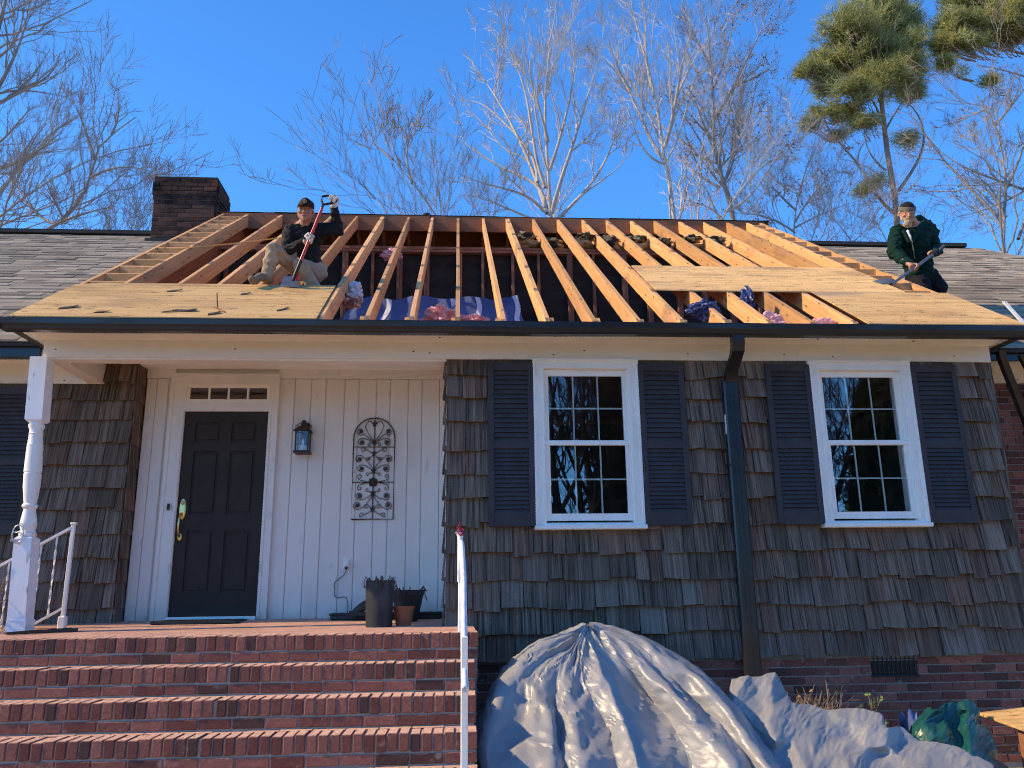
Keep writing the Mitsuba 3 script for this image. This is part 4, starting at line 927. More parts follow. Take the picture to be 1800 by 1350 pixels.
mat('m_tarpnavy', lambda p, n, uv: mix((.014, .020, .075), (.05, .075, .24), fbm(p.x*6, p.y*6, p.z*6)), .35, .5, bump=bump_crumple(16.), eps=2e-3)
for (x, y, z, s, lab) in [(2.42, .18, 2.88, (.14, .12, .09), 'bundled dark blue tarp between the rafters under the right plywood strip'), (2.93, .35, 3.04, (.065, .08, .14), 'small blue cloth hanging between rafters right of the bundled tarp')]:
    k = put('tarp_bundle', lump((x, y, z), s, int(x*10), .8, 2.4, 4), 'm_tarpnavy', smooth=50); labels[k] = {'label': lab, 'category': 'tarp'}
# aluminium strip at the right corner
LD2 = thing('aluminium_strip', 'bent strip of white aluminium standing up at the right corner of the roof', 'metal strip')
put('strip', cat(ribbon([(5.285, -.36, 2.60), (5.235, -.32, 2.72), (5.185, -.28, 2.845)], .020, .006, 0), ribbon([(5.185, -.275, 2.835), (5.23, -.20, 2.84)], .006, .02, 0)), 'm_white', LD2)
# ================================================================ TREES
TR_ = np.random.default_rng(21)


def spawn(P, Rd, per, lf, ang, up, k, tmin=.22, rf=.55, wig=.06, lmin=.25):
    n, kk, _ = P.shape
    seg = np.linalg.norm(np.diff(P, axis=1), axis=2); L = seg.sum(1)
    pick = TR_.choice(n, n*per, p=L**.45/(L**.45).sum()); P, Rd, L = P[pick], Rd[pick], L[pick]; n, per = len(pick), 1
    t = TR_.uniform(tmin, 1, (n, per)); f = t*(kk-1); i = np.minimum(f.astype(int), kk-2); w = (f-i)[..., None]
    ar = np.arange(n)[:, None]
    base = P[ar, i]*(1-w)+P[ar, i+1]*w
    tan = P[ar, i+1]-P[ar, i]; tan /= np.linalg.norm(tan, axis=2, keepdims=True)+1e-9
    rb = Rd[ar, i]*(1-w[..., 0])+Rd[ar, i+1]*w[..., 0]
    q = TR_.normal(size=tan.shape); q -= (q*tan).sum(2, keepdims=True)*tan; q /= np.linalg.norm(q, axis=2, keepdims=True)+1e-9
    a = TR_.uniform(ang*.6, ang*1.35, (n, per))[..., None]
    d = tan*np.cos(a)+q*np.sin(a); d[..., 2] += up; d /= np.linalg.norm(d, axis=2, keepdims=True)
    ln = np.maximum(L[:, None]*lf*TR_.uniform(.5, 1.35, (n, per))*(1.2-.65*t), lmin)
    s = np.linspace(0, 1, k)
    Q = base[:, :, None]+d[:, :, None]*(ln[..., None]*s)[..., None]
    Q[..., 2] += (ln[..., None]*up*.5)*s**2
    wv = TR_.normal(size=(n, per, k, 3)); wv[:, :, 0] = 0; Q += np.cumsum(wv, axis=2)*(ln*wig)[..., None, None]/math.sqrt(k)
    rr = np.maximum(rb*rf, .0055)[..., None]*(1-.6*s)
    return Q.reshape(-1, k, 3), rr.reshape(-1, k)


def bare_tree(label, Y, trunk, limbs, bark, r0, per=(7, 6, 6, 3), lf=(.5, .46, .48, .55), ang=.66, up=.22, group=None, tw=1.0, twmin=.0058, dY=1.6, M=None, leaves=0, ground=True, conv=None):
    """trunk and limbs: surveyed points; each limb bends to its own depth"""
    cv = conv or (lambda p, dy: at(p[0], p[1], Y+dy))
    k = thing('bare_tree', label, 'tree', group)
    tp = [cv(p, 0) for p in trunk]
    if ground: tp = [np.array([tp[0][0]+(tp[0][0]-tp[1][0])*.5, tp[0][1], GZ-.1])]+tp
    TP = smoothpath(tp, 24); tr = r0*(1-.90*np.linspace(0, 1, 24)**1.3)
    tm = [tubes(TP[None], tr[None], 9)]
    Ps, Rs = [], []
    for pts, rr in limbs:
        o = TR_.uniform(-dY, dY); n = len(pts)
        q = [cv(p, o*(j/(n-1))**1.0) for j, p in enumerate(pts)]
        Q = smoothpath(q, 16) if n > 2 else np.linspace(q[0], q[1], 16)
        j = np.argmin(((TP-Q[0])**2).sum(1))
        Ps.append(Q); Rs.append(rr*(1-.88*np.linspace(0, 1, 16)))
    Ps.append(np.array([np.interp(np.linspace(10, 23, 16), np.arange(24), TP[:, c]) for c in range(3)]).T); Rs.append(np.interp(np.linspace(10, 23, 16), np.arange(24), tr))
    P, Rd = np.array(Ps), np.array(Rs)
    tm.append(tubes(P[:-1], Rd[:-1], 7) if len(P) > 1 else None)
    put('trunk', cat(*tm), bark, k, smooth=True)
    A = spawn(P, Rd, per[0], lf[0], ang, up, 8, .2); B = spawn(*A, per[1], lf[1], ang, up, 6, .15)
    C = spawn(*B, per[2], lf[2], ang, up, 4, .1, rf=.7); D = spawn(*C, per[3], lf[3], ang*1.1, up, 3, .1, rf=.8)
    fl = lambda X: (X[0], np.maximum(X[1], twmin))
    put('crown', cat(tubes(*fl(A), 5), tubes(*fl(B), 4), tubes(*fl(C), 3), tubes(*fl(D), 3)), bark, k, smooth=False)
    if leaves:
        c = C[0].reshape(-1, 3); clus = c[TR_.integers(0, len(c), leaves)]
        ctr = np.repeat(clus, 14, 0)+TR_.normal(0, .16, (leaves*14, 3)); n = len(ctr)
        e1 = TR_.normal(size=(n, 3)); e1 /= np.linalg.norm(e1, axis=1, keepdims=True); e2 = np.cross(e1, TR_.normal(size=(n, 3))); e2 /= np.linalg.norm(e2, axis=1, keepdims=True)
        V = np.stack([ctr-e1*.042, ctr+e2*.024, ctr+e1*.042, ctr-e2*.024], 1).reshape(-1, 3)
        put('dead_leaves', (V, np.arange(4*n).reshape(-1, 4)), 'm_deadleaf', k, uv=np.repeat(TR_.uniform(0, 1, (n, 1)), 4, 0).repeat(2, 1), kind='stuff')
    return k


bare_tree('large bare tree at the left edge of the picture, its trunk outside the frame', 17, [(-60, 420), (-45, 250), (-20, 120), (10, 0), (30, -80)],
          [([(-45, 300), (0, 295), (60, 268), (120, 240)], .07), ([(-40, 240), (10, 175), (60, 150), (105, 95)], .08), ([(-30, 200), (10, 130), (40, 60), (50, 0)], .08), ([(-50, 330), (20, 290), (70, 262), (95, 215)], .06), ([(-30, 180), (20, 160), (70, 162), (125, 172)], .05), ([(-20, 110), (20, 80), (40, 30), (45, -20)], .05), ([(-55, 390), (0, 380), (40, 330)], .05), ([(-40, 260), (10, 240), (45, 200), (70, 185)], .05)],
          'm_barkgrey', .26, per=(8, 4, 3, 1), up=.2)
bare_tree('bare leaning tree rising behind the left roof, next to the chimney', 15, [(60, 416), (108, 388), (145, 345), (162, 300), (172, 262), (202, 232), (240, 205)],
          [([(166, 280), (152, 235), (128, 175)], .045), ([(160, 312), (205, 295), (275, 306)], .045), ([(104, 392), (150, 375), (205, 362)], .05), ([(112, 385), (90, 340), (72, 296)], .04), ([(100, 395), (60, 370), (30, 330), (10, 300)], .05), ([(196, 236), (208, 200), (205, 165)], .04), ([(120, 375), (130, 330), (118, 290)], .035)],
          'm_barkgrey', .13, per=(8, 4, 3, 1), lf=(.45, .46, .48, .55), up=.22)
bare_tree('small leaning bare tree left of the large central one', 13, [(775, 392), (742, 345), (722, 318), (700, 290), (672, 262)],
          [([(724, 322), (716, 260), (733, 212)], .035), ([(704, 295), (690, 255), (678, 215)], .03), ([(690, 280), (660, 255), (640, 240)], .03)], 'm_barkgrey', .075, per=(8, 4, 3, 1), lf=(.5, .46, .48, .55))
bare_tree('low bare sapling leaning left behind the ridge', 12, [(712, 392), (680, 362), (650, 345), (618, 330)], [([(660, 350), (640, 325), (630, 305)], .02)], 'm_barkgrey', .045, per=(8, 4, 3, 1), lf=(.5, .46, .48, .55))
bare_tree('great pale many stemmed bare tree behind the middle of the ridge', 15, [(968, 400), (966, 350), (962, 280), (958, 200), (962, 130), (968, 60)],
          [([(962, 375), (940, 310), (905, 230), (868, 165), (830, 110)], .075), ([(958, 365), (935, 320), (890, 298), (840, 268), (790, 235)], .06), ([(956, 372), (925, 345), (880, 330), (800, 300)], .05), ([(970, 375), (985, 320), (1005, 260), (1030, 180), (1055, 100)], .075),
           ([(980, 385), (1020, 345), (1060, 290), (1085, 220), (1095, 170)], .06), ([(958, 330), (938, 250), (925, 170), (890, 80), (868, 50)], .06), ([(966, 300), (985, 240), (1000, 180), (1010, 90), (1005, 40)], .055), ([(945, 320), (915, 245), (880, 210), (850, 185), (800, 175)], .05),
           ([(964, 250), (945, 180), (925, 100), (920, 40)], .045), ([(990, 380), (1040, 330), (1080, 300), (1105, 270)], .045), ([(950, 388), (905, 372), (850, 350), (805, 345)], .04), ([(1000, 270), (1035, 240), (1060, 215)], .03)],
          'm_barkpale', .15, per=(8, 4, 3, 1), lf=(.34, .46, .48, .55), up=.24, dY=2.4)
bare_tree('tall pale bare tree right of the great central one, forking high up', 16, [(1186, 400), (1176, 320), (1166, 270), (1160, 220), (1142, 130), (1120, 50), (1105, -30)],
          [([(1170, 285), (1130, 215), (1095, 140), (1055, 95)], .07), ([(1168, 260), (1185, 190), (1200, 110), (1225, 30)], .065), ([(1150, 170), (1135, 90), (1140, 10)], .05), ([(1172, 290), (1120, 240), (1080, 160), (1050, 150)], .04), ([(1190, 170), (1230, 90), (1265, 40)], .04), ([(1110, 160), (1075, 90), (1060, 30)], .035), ([(1178, 230), (1215, 150), (1260, 100)], .04)],
          'm_barkpale', .125, per=(8, 4, 3, 1), lf=(.40, .46, .48, .55), up=.24, leaves=12)
bare_tree('dark forked bare tree with withered brown leaves behind the right end of the ridge', 17, [(1292, 405), (1275, 330), (1262, 290), (1255, 230), (1252, 150), (1246, 80), (1240, 20)],
          [([(1256, 210), (1290, 150), (1320, 90), (1345, 40)], .07), ([(1258, 250), (1225, 215), (1205, 190)], .05), ([(1265, 330), (1220, 300), (1195, 270)], .05), ([(1262, 300), (1300, 260), (1340, 230)], .04), ([(1290, 150), (1330, 135), (1370, 105)], .045), ([(1252, 160), (1275, 100), (1290, 30)], .04), ([(1250, 120), (1225, 70), (1200, 20)], .04)],
          'm_barkgrey', .16, per=(8, 4, 3, 1), lf=(.42, .46, .48, .55), leaves=70)
bare_tree('thin bare tree with a straight stem between the two tall trees right of centre', 18, [(1226, 400), (1232, 300), (1238, 220), (1245, 150)], [([(1232, 300), (1210, 250), (1200, 210)], .03), ([(1236, 240), (1262, 190), (1270, 150)], .03)], 'm_barkpale', .07, per=(8, 4, 3, 1), leaves=25)
bare_tree('low spreading bare tree with pale limbs just right of the ridge end', 14, [(1262, 400), (1285, 360), (1310, 310), (1322, 260)],
          [([(1275, 372), (1330, 330), (1370, 270), (1400, 240)], .045), ([(1290, 350), (1345, 290), (1390, 275), (1430, 300)], .04), ([(1270, 385), (1240, 362), (1205, 360)], .03), ([(1350, 300), (1380, 330), (1420, 345)], .03)], 'm_barkpale', .075, per=(8, 4, 3, 1), lf=(.42, .46, .48, .55), leaves=30)
bare_tree('bushy bare tree with pinkish twigs left of the pine', 15, [(1395, 430), (1400, 360), (1412, 310), (1430, 270)], [([(1398, 390), (1440, 330), (1475, 300)], .035), ([(1400, 370), (1360, 330), (1340, 300)], .035), ([(1405, 345), (1420, 290), (1445, 240)], .03), ([(1398, 400), (1460, 370), (1520, 350)], .03), ([(1398, 410), (1340, 380), (1300, 375)], .03)], 'm_barkgrey', .07, per=(8, 4, 3, 1), lf=(.45, .46, .48, .55), leaves=30)
bare_tree('short bare tree low behind the right roof beside the bearded man', 14, [(1490, 445), (1500, 400), (1512, 360)], [([(1492, 430), (1530, 395), (1548, 360)], .02), ([(1494, 420), (1460, 380), (1440, 365)], .02)], 'm_barkgrey', .045, per=(8, 4, 3, 1), lf=(.5, .46, .48, .55))
bare_tree('bare tree with long drooping limbs at the right edge behind the right roof', 14, [(1766, 460), (1764, 400), (1768, 330), (1760, 260), (1745, 210), (1715, 165)],
          [([(1765, 395), (1705, 330), (1650, 270), (1600, 195)], .055), ([(1768, 330), (1795, 270), (1810, 200)], .05), ([(1764, 380), (1740, 330), (1700, 300)], .04), ([(1790, 420), (1812, 350), (1830, 250)], .05), ([(1820, 322), (1740, 365), (1660, 385)], .04), ([(1830, 345), (1740, 312), (1680, 285), (1620, 225)], .045), ([(1750, 220), (1790, 170), (1820, 130)], .04), ([(1735, 190), (1700, 205), (1650, 215)], .03), ([(1768, 300), (1720, 250), (1690, 240)], .03)],
          'm_barkgrey', .11, per=(8, 4, 3, 1), lf=(.45, .46, .48, .55), up=.12, leaves=18)
bare_tree('short bare tree peeping over the left roof beside the chimney', 16, [(215, 440), (225, 405), (235, 380)], [([(220, 420), (200, 395), (190, 385)], .012), ([(225, 410), (245, 395), (255, 388)], .012)], 'm_barkgrey', .03, per=(7, 5, 4, 2), lf=(.5, .46, .48, .55))


def pine(label, Y, trunk, limbs, blobs, ntuft, r0, seed):
    """blobs: (px, py, rx, ry, depth) clumps of needles; tufts fill them, thinner towards the centre"""
    k = thing('pine_tree', label, 'tree')
    rg = np.random.default_rng(seed)
    tp = [at(*p, Y) for p in trunk]; tp = [np.array([tp[0][0], tp[0][1], GZ-.1])]+tp
    TP = smoothpath(tp, 24); ms = [tubes(TP[None], (r0*(1-.7*np.linspace(0, 1, 24)))[None], 10)]
    for pts, rr in limbs:
        o = rg.uniform(-1, 1); q = [at(*p, Y+o*j/len(pts)) for j, p in enumerate(pts)]
        ms.append(tubes(smoothpath(q, 14)[None], (rr*(1-.7*np.linspace(0, 1, 14)))[None], 7))
    put('trunk', cat(*ms), 'm_barkpine', k, smooth=True)
    C, sc = [], []
    sx = 1/FPX*(Y-CY)
    tot = sum(b[2]*b[3] for b in blobs)
    for (px, py, rx, ry, dd) in blobs:
        n = max(4, int(ntuft*rx*ry/tot)); d = rg.normal(size=(n, 3)); d /= np.linalg.norm(d, axis=1, keepdims=True); d *= (rg.uniform(0, 1, (n, 1))**.45)*rg.uniform(.75, 1.5, (n, 1))
        c = at(px, py, Y+dd); q = c+d*np.array([rx*sx, (rx+ry)*.5*sx, ry*sx])*1.15; C.append(q)
    C = np.vstack(C); keep = meshkit.fbm(C*[1.9, 1.9, 3.2]+seed, 3, seed) > .485; C = C[keep]; n = len(C)
    # twigs that carry the tufts
    j = np.linspace(0, 1, 4); near = TP[np.argmin(((C[:, None]-TP[None])**2).sum(2)+np.where(TP[None, :, 2] > C[:, 2:3]-.2, 50, 0), axis=1)]
    sel = rg.random(n) < .07; a, b = near[sel], C[sel]; a = a*.25+b*.75-np.array([0, 0, .35])
    tw = a[:, None]*(1-j[:, None])+b[:, None]*j[:, None]+np.array([0, 0, -.15])*np.sin(j*math.pi)[:, None]
    put('twigs', tubes(tw, np.tile(.022*(1-.7*j), (len(tw), 1)), 4), 'm_barkpine', k, kind='stuff')
    m = 15
    d = rg.normal(size=(n, m, 3)); d[..., 2] = np.abs(d[..., 2])*.8+.15; out = C-C.mean(0); out /= np.linalg.norm(out, axis=1, keepdims=True)+1e-9
    d += out[:, None]*.6; d /= np.linalg.norm(d, axis=2, keepdims=True)
    L = rg.uniform(.16, .34, (n, m, 1)); s = np.cross(d, rg.normal(size=d.shape)); s /= np.linalg.norm(s, axis=2, keepdims=True)
    o = C[:, None]+rg.normal(0, .08, (n, m, 3))
    V = np.stack([o-s*.011, o+s*.011, o+d*L], 2).reshape(-1, 3)
    put('crown', (V, np.arange(len(V)).reshape(-1, 3)), 'm_needle', k, uv=np.repeat(np.repeat(rg.uniform(0, 1, (n, 1)), m, 1).reshape(-1, 1), 3, 0).repeat(2, 1))
    return k


pine('tall pine standing behind the bearded man', 16, [(1578, 420), (1572, 340), (1560, 270), (1552, 200), (1545, 140), (1540, 70), (1536, 10)],
     [([(1572, 375), (1530, 325), (1505, 285), (1470, 245), (1448, 205)], .055), ([(1580, 335), (1612, 285), (1624, 240), (1615, 205), (1595, 180)], .06), ([(1558, 300), (1530, 270), (1520, 235)], .035), ([(1508, 285), (1520, 250), (1530, 240)], .025), ([(1552, 215), (1520, 160), (1480, 130)], .035), ([(1556, 230), (1590, 175), (1610, 150)], .035), ([(1570, 330), (1535, 300), (1480, 280)], .025), ([(1545, 150), (1500, 90), (1470, 60)], .03), ([(1545, 140), (1580, 80), (1600, 40)], .03)],
     [(1540, 25, 52, 40, 0), (1575, 45, 38, 42, .5), (1500, 60, 48, 42, -.4), (1465, 95, 38, 32, .3), (1545, 95, 62, 42, .6), (1590, 110, 36, 44, -.3), (1512, 118, 50, 26, .5), (1440, 120, 20, 16, 0), (1410, 124, 13, 12, 0), (1560, 140, 44, 28, -.5), (1600, 155, 22, 20, .3), (1450, 150, 24, 18, .2), (1500, 160, 34, 18, -.6), (1430, 190, 16, 12, .3), (1455, 205, 24, 14, 0), (1490, 200, 24, 12, .4), (1520, 215, 24, 12, -.3), (1425, 218, 14, 9, 0), (1585, 255, 20, 14, .2), (1600, 245, 12, 10, .3), (1475, 235, 16, 8, .4), (1545, 320, 18, 9, -.5), (1515, 335, 14, 7, .2), (1595, 75, 26, 34, .2), (1560, 5, 22, 20, 0)], 13000, .17, 5)
pine('pine with feathery branches in the top right corner', 15, [(1850, 460), (1846, 300), (1840, 150), (1830, 20), (1825, -60)],
     [([(1838, 110), (1780, 90), (1725, 80), (1665, 60)], .05), ([(1832, 60), (1780, 10), (1760, -30)], .05), ([(1842, 150), (1780, 128), (1720, 115)], .035), ([(1830, 40), (1750, 30), (1690, 20)], .04)],
     [(1690, 45, 42, 28, 0), (1740, 25, 46, 28, .3), (1790, 30, 40, 34, -.3), (1660, 75, 20, 16, .2), (1700, 5, 40, 20, .4), (1760, 62, 44, 18, .2), (1700, 75, 30, 12, -.2), (1665, 110, 16, 10, .2), (1690, 130, 20, 8, 0), (1790, -20, 50, 30, 0), (1740, 140, 12, 6, 0)], 7000, .2, 9)

# ---- trees across the street, behind the camera: what the window panes mirror
for i, (x, y, h) in enumerate([(3.2, -19, 11), (4.6, -21, 13), (6.0, -24, 12), (11.6, -20, 11), (13.6, -22, 13), (2.0, -25, 12), (18.5, -24, 13), (5.3, -28, 14)]):
    rg = np.random.default_rng(i+70)
    cv = lambda p, dy, x=x, y=y, h=h: np.array([x+p[0]*h, y+dy, GZ+p[1]*h])
    bare_tree(f'bare tree across the street, {["second", "third", "fifth", "sixth", "seventh", "first", "eighth", "fourth"][i]} from the left, behind the viewer', y, [(0, .02), (.01, .25), (-.01, .5), (.02, .8)],
              [([(0, .2+.05*rg.random()), (.12*s, .4), (.22*s, .62+.1*rg.random())], .11) for s in (-1, 1)]+[([(0, .35), (.1*s, .6), (.12*s, .9)], .08) for s in (-1, 1)]+[([(0, .15), (.2*s, .28), (.36*s, .42)], .06) for s in (-1, 1)],
              'm_barkdark', .20, per=(6, 4, 4, 1), lf=(.5, .5, .5, .5), conv=cv, dY=2.2, twmin=.012)


def evergreen(label, c, h, w, n, seed):
    k = thing('evergreen_tree', label, 'tree'); rg = np.random.default_rng(seed)
    put('trunk', tube([(c[0], c[1], GZ), (c[0]+.1, c[1], GZ+h*.6), (c[0], c[1], GZ+h)], [.22, .12, .03], 8), 'm_barkpine', k)
    t = rg.uniform(.12, 1, n); a = rg.uniform(0, 6.283, n); r = w*(1-t)**.7*np.sqrt(rg.uniform(.1, 1, n))+.15
    C = np.stack([c[0]+r*np.cos(a), c[1]+r*np.sin(a), GZ+h*t-.25*r], 1); C = C[meshkit.fbm(C*.9+seed, 3) > .42]; n = len(C); m = 10
    d = rg.normal(size=(n, m, 3)); d /= np.linalg.norm(d, axis=2, keepdims=True); s = np.cross(d, rg.normal(size=d.shape)); s /= np.linalg.norm(s, axis=2, keepdims=True)
    o = C[:, None]+rg.normal(0, .12, (n, m, 3)); V = np.stack([o-s*.06, o+s*.06, o+d*.32], 2).reshape(-1, 3)
    put('crown', (V, np.arange(len(V)).reshape(-1, 3)), 'm_needledark', k, uv=np.repeat(np.repeat(rg.uniform(0, .6, (n, 1)), m, 1).reshape(-1, 1), 3, 0).repeat(2, 1))
evergreen('broad dark evergreen across the street behind the viewer, opposite the right window', (15.8, -21, 0), 11, 2.6, 5200, 3)
evergreen('narrow dark evergreen across the street behind the viewer, opposite the left window', (6.9, -26, 0), 12, 2.0, 4200, 4)
evergreen('tall dark evergreen across the street behind the viewer, right of all the others', (19.5, -27, 0), 13, 3.4, 5200, 8)
# ================================================================ TARPS ON THE GROUND: a sheet dropped over a heap (position based cloth)
def crease(P, cell, seed):
    """flat facets that meet in sharp creases, as in crumpled sheeting: distance to the second nearest seed less the nearest"""
    from scipy.spatial import cKDTree
    rg = np.random.default_rng(seed); lo, hi = P.reshape(-1, 3).min(0)-.2, P.reshape(-1, 3).max(0)+.2
    n = int(np.prod((hi-lo)/cell)*1.0)+8
    d, _ = cKDTree(rg.uniform(lo, hi, (n, 3))).query(P.reshape(-1, 3), k=3)
    return ((d[:, 1]-d[:, 0]).reshape(P.shape[:2]), (d[:, 2]-d[:, 0]).reshape(P.shape[:2]))


def TP2(c): return at(760+c[0]/1.731, 956+c[1]/1.731, c[2])   # survey of the tarps: sight line and distance


def finish_cloth(V, F, W, seed, a1, a2, it, c1=.16, c2=.06, nsub=0):
    """W: flat coordinates in metres for the crumples; soften the folds a little, then press creases into the sheet"""
    m = trimesh.Trimesh(V, F, process=False)
    trimesh.smoothing.filter_laplacian(m, .5, it)
    v, n = np.array(m.vertices), np.array(m.vertex_normals)
    w = np.stack([W[:, 0]+.35*W[:, 1], W[:, 1]*.45, 0*W[:, 0]], -1)[None]+.05*meshkit.noise(v*5+seed)[None, :, None]
    k1, _ = crease(w, c1, seed); k2, _ = crease(w*[1, 1.5, 1], c2, seed+1)
    return trimesh.Trimesh(v+n*(a1*(.4*c1-np.minimum(k1[0], .8*c1))+a2*(.4*c2-np.minimum(k2[0], .8*c2))+.006*(meshkit.fbm(v*5+seed, 2)-.5))[:, None], F, process=False)


def loft(cols, seed, nt=100, nu=10):
    """a sheet through fold lines (ridges and valleys in turn), each from the top of the heap down to the ground"""
    C = []
    for c in cols:
        p = np.asarray(c, float); sg = np.r_[0, np.cumsum(np.linalg.norm(np.diff(p, axis=0), axis=1))]; sg /= sg[-1]
        from scipy.interpolate import PchipInterpolator
        C.append(PchipInterpolator(sg, p)(np.linspace(0, 1, nt)))
    C = np.array(C); rows = []
    for k in range(len(C)-1):
        for q in np.linspace(0, 1, nu)[:-1]:
            rows.append(C[k]*(1-q)+C[k+1]*q)
    rows.append(C[-1]); G = np.array(rows)
    m = sheet(G[..., 0], G[..., 1], G[..., 2])
    du = np.r_[0, np.cumsum(np.linalg.norm(np.diff(G[:, nt//2], axis=0), axis=1))]; dv = np.linspace(0, 1.6, nt)
    W = np.stack(np.meshgrid(du, dv, indexing='ij'), -1).reshape(-1, 2)
    return finish_cloth(np.array(m.vertices), np.array(m.faces), W, seed, .30, .34, 3, .20, .075)


def facets(pts, seed, back=(), bottom=(), sub=4, a1=.10, a2=.15, it=8, dk=.46, ys=440):
    from scipy.spatial import Delaunay
    yb = lambda p: -.98-.95*(p[1]-ys)/300
    pts = [(p[0], p[1], yb(p)+dk*(p[2]-yb(p))) for p in pts]; back = [(p[0], p[1], yb(p)+dk*(p[2]-yb(p))) for p in back]
    P = [TP2(p) for p in pts]+[TP2(p) for p in bottom]; Q = [(p[0], p[1]) for p in pts]+[(p[0], p[1]) for p in bottom]
    for p in back:
        b = TP2(p); P += [b+[0, .16, -.25], np.array([b[0], b[1]+.30, GZ])]; Q += [(p[0], p[1]-30), (p[0], p[1]-90)]
    F = Delaunay(np.array(Q, float)).simplices; V = np.array(P)
    V2 = np.hstack([V, np.array(Q)/1.731/215.])
    for _ in range(sub): V2, F = trimesh.remesh.subdivide(V2, F)
    f0 = V2[F[:, 1], :3]-V2[F[:, 0], :3]; f1 = V2[F[:, 2], :3]-V2[F[:, 0], :3]; nn = np.cross(f0, f1)
    F = F if nn[:, 1].sum() < 0 else F[:, ::-1]
    return finish_cloth(V2[:, :3], F, V2[:, 3:], seed, a1, a2, it)


def fold(line, dy, tail, yb=None):
    """survey points (photo crop) with the depth of the heap's face, pushed out (ridge) or in (valley), then down to the ground"""
    out = []
    for j, (cx, cy) in enumerate(line):
        y = -.98-.95*(cy-245)/437+(dy if abs(dy) > .3 else .85*dy*(.15+1.25*float(meshkit.noise(np.array([cx*.013, cy*.011, dy*3]))))*min(1, max(0, cy-(330 if cx < 520 else 275))/230)**1.1*(1.25 if cx < 520 else 1))
        jx = 46*(float(meshkit.noise(np.array([cy*.017, dy*91, 5.])))-.5)*(abs(dy) < .3 and dy > -.03 or abs(dy) > .05 and abs(dy) < .3)*min(1, j/2)
        out.append(TP2((cx+jx, cy, y)))
    e = out[-1]; out += [np.array([tail[0], e[1]-.12, (e[2]+GZ)/2]), np.array([tail[0]+tail[1], e[1]-.22, GZ])]
    return out


PK = (462, 247)
cols = [[TP2((*PK, -.98)), np.array([.9, -.62, -.35]), np.array([.75, -.42, -.8]), np.array([.7, -.38, GZ])],
        fold([PK, (400, 268), (335, 290), (256, 336), (190, 420), (150, 500), (130, 600), (132, 682)], .42, (.12, .0)),
        fold([PK, (385, 292), (330, 312), (266, 360), (214, 440), (178, 520), (160, 610), (165, 682)], -.02, (.26, -.02)),
        fold([PK, (388, 310), (330, 345), (290, 430), (272, 520), (246, 600), (235, 682)], .10, (.36, .0)),
        fold([PK, (400, 320), (345, 345), (328, 380), (335, 460), (350, 560), (372, 682)], -.10, (.55, .0)),
        fold([PK, (415, 335), (380, 400), (378, 470), (386, 560), (392, 682)], .06, (.60, .02)),
        fold([PK, (425, 330), (410, 370), (424, 440), (445, 560), (470, 682)], -.11, (.75, .02)),
        fold([PK, (440, 340), (450, 420), (480, 490), (528, 570), (548, 682)], .11, (.86, .04)),
        fold([PK, (465, 330), (520, 400), (562, 475), (600, 590), (632, 682)], -.17, (1.02, .05)),
        fold([PK, (500, 310), (600, 395), (640, 450), (720, 555), (790, 682)], .22, (1.30, .08)),
        fold([PK, (560, 310), (625, 365), (700, 440), (830, 600), (890, 682)], -.21, (1.52, .10)),
        fold([PK, (590, 300), (680, 375), (780, 470), (880, 580), (955, 682)], .17, (1.72, .12)),
        fold([PK, (620, 292), (700, 345), (800, 410), (900, 530), (1000, 660), (1015, 682)], -.14, (1.90, .12)),
        fold([PK, (600, 283), (650, 300), (780, 370), (860, 430), (920, 510), (980, 590), (1045, 682)], .34, (2.05, .15)),
        [TP2((*PK, -.98)), np.array([1.2, -.62, -.40]), np.array([1.5, -.45, -.8]), np.array([1.6, -.38, GZ])]]
k = put('grey_tarp', loft(cols, 3), 'm_tarp', smooth=25); labels[k] = {'label': 'big silver grey tarp draped over a tall heap beside the brick steps', 'category': 'tarp'}
t2 = [(918, 408, -1.15), (948, 400, -1.18), (975, 397, -1.20), (1015, 392, -1.15), (1058, 383, -1.10), (914, 440, -1.28), (922, 485, -1.42), (960, 425, -1.40), (1000, 450, -1.30), (1045, 420, -1.32), (1085, 435, -1.10), (1050, 500, -1.46), (1010, 510, -1.36), (1112, 480, -1.20), (950, 520, -1.40), (975, 548, -1.40), (1035, 545, -1.62), (1090, 545, -1.50), (1140, 530, -1.36), (1168, 484, -1.00), (1160, 580, -1.50), (1222, 545, -1.22), (1215, 500, -1.05), (1300, 494, -.98), (1345, 498, -1.0), (1385, 512, -1.0), (1443, 548, -1.05), (1280, 540, -1.24), (1290, 585, -1.20), (1340, 560, -1.34), (1400, 560, -1.30), (1405, 618, -1.42), (1375, 645, -1.22), (1330, 630, -1.42), (1255, 640, -1.68), (1220, 610, -1.42), (1180, 655, -1.76), (1110, 600, -1.60), (1060, 605, -1.80), (1050, 640, -1.58), (1040, 690, -1.92), (1100, 690, -1.80), (1150, 690, -2.0), (1230, 690, -1.80), (1290, 690, -1.95), (1345, 690, -1.66), (1420, 690, -1.50), (1432, 610, -1.16), (1440, 650, -1.36), (1500, 596, -1.04), (1560, 592, -1.02), (1600, 606, -1.04), (1660, 632, -1.08), (1735, 672, -1.14), (1520, 640, -1.26), (1580, 650, -1.20), (1650, 680, -1.30), (1500, 690, -1.58), (1590, 700, -1.46), (1700, 705, -1.34)]
k = put('grey_tarp', facets(t2, 11, back=[(918, 408, -1.15), (1058, 383, -1.10), (1168, 484, -1.0), (1300, 494, -.98), (1443, 548, -1.05), (1560, 592, -1.02), (1735, 672, -1.14)], bottom=[(x, 870, -2.15) for x in (1020, 1150, 1300, 1420, 1560, 1720)]+[(880, 600, -1.15), (860, 760, -1.5)]), 'm_tarp', smooth=25)
labels[k] = {'label': 'lower crumpled silver grey tarp right of the big one, in front of the brick foundation', 'category': 'tarp'}
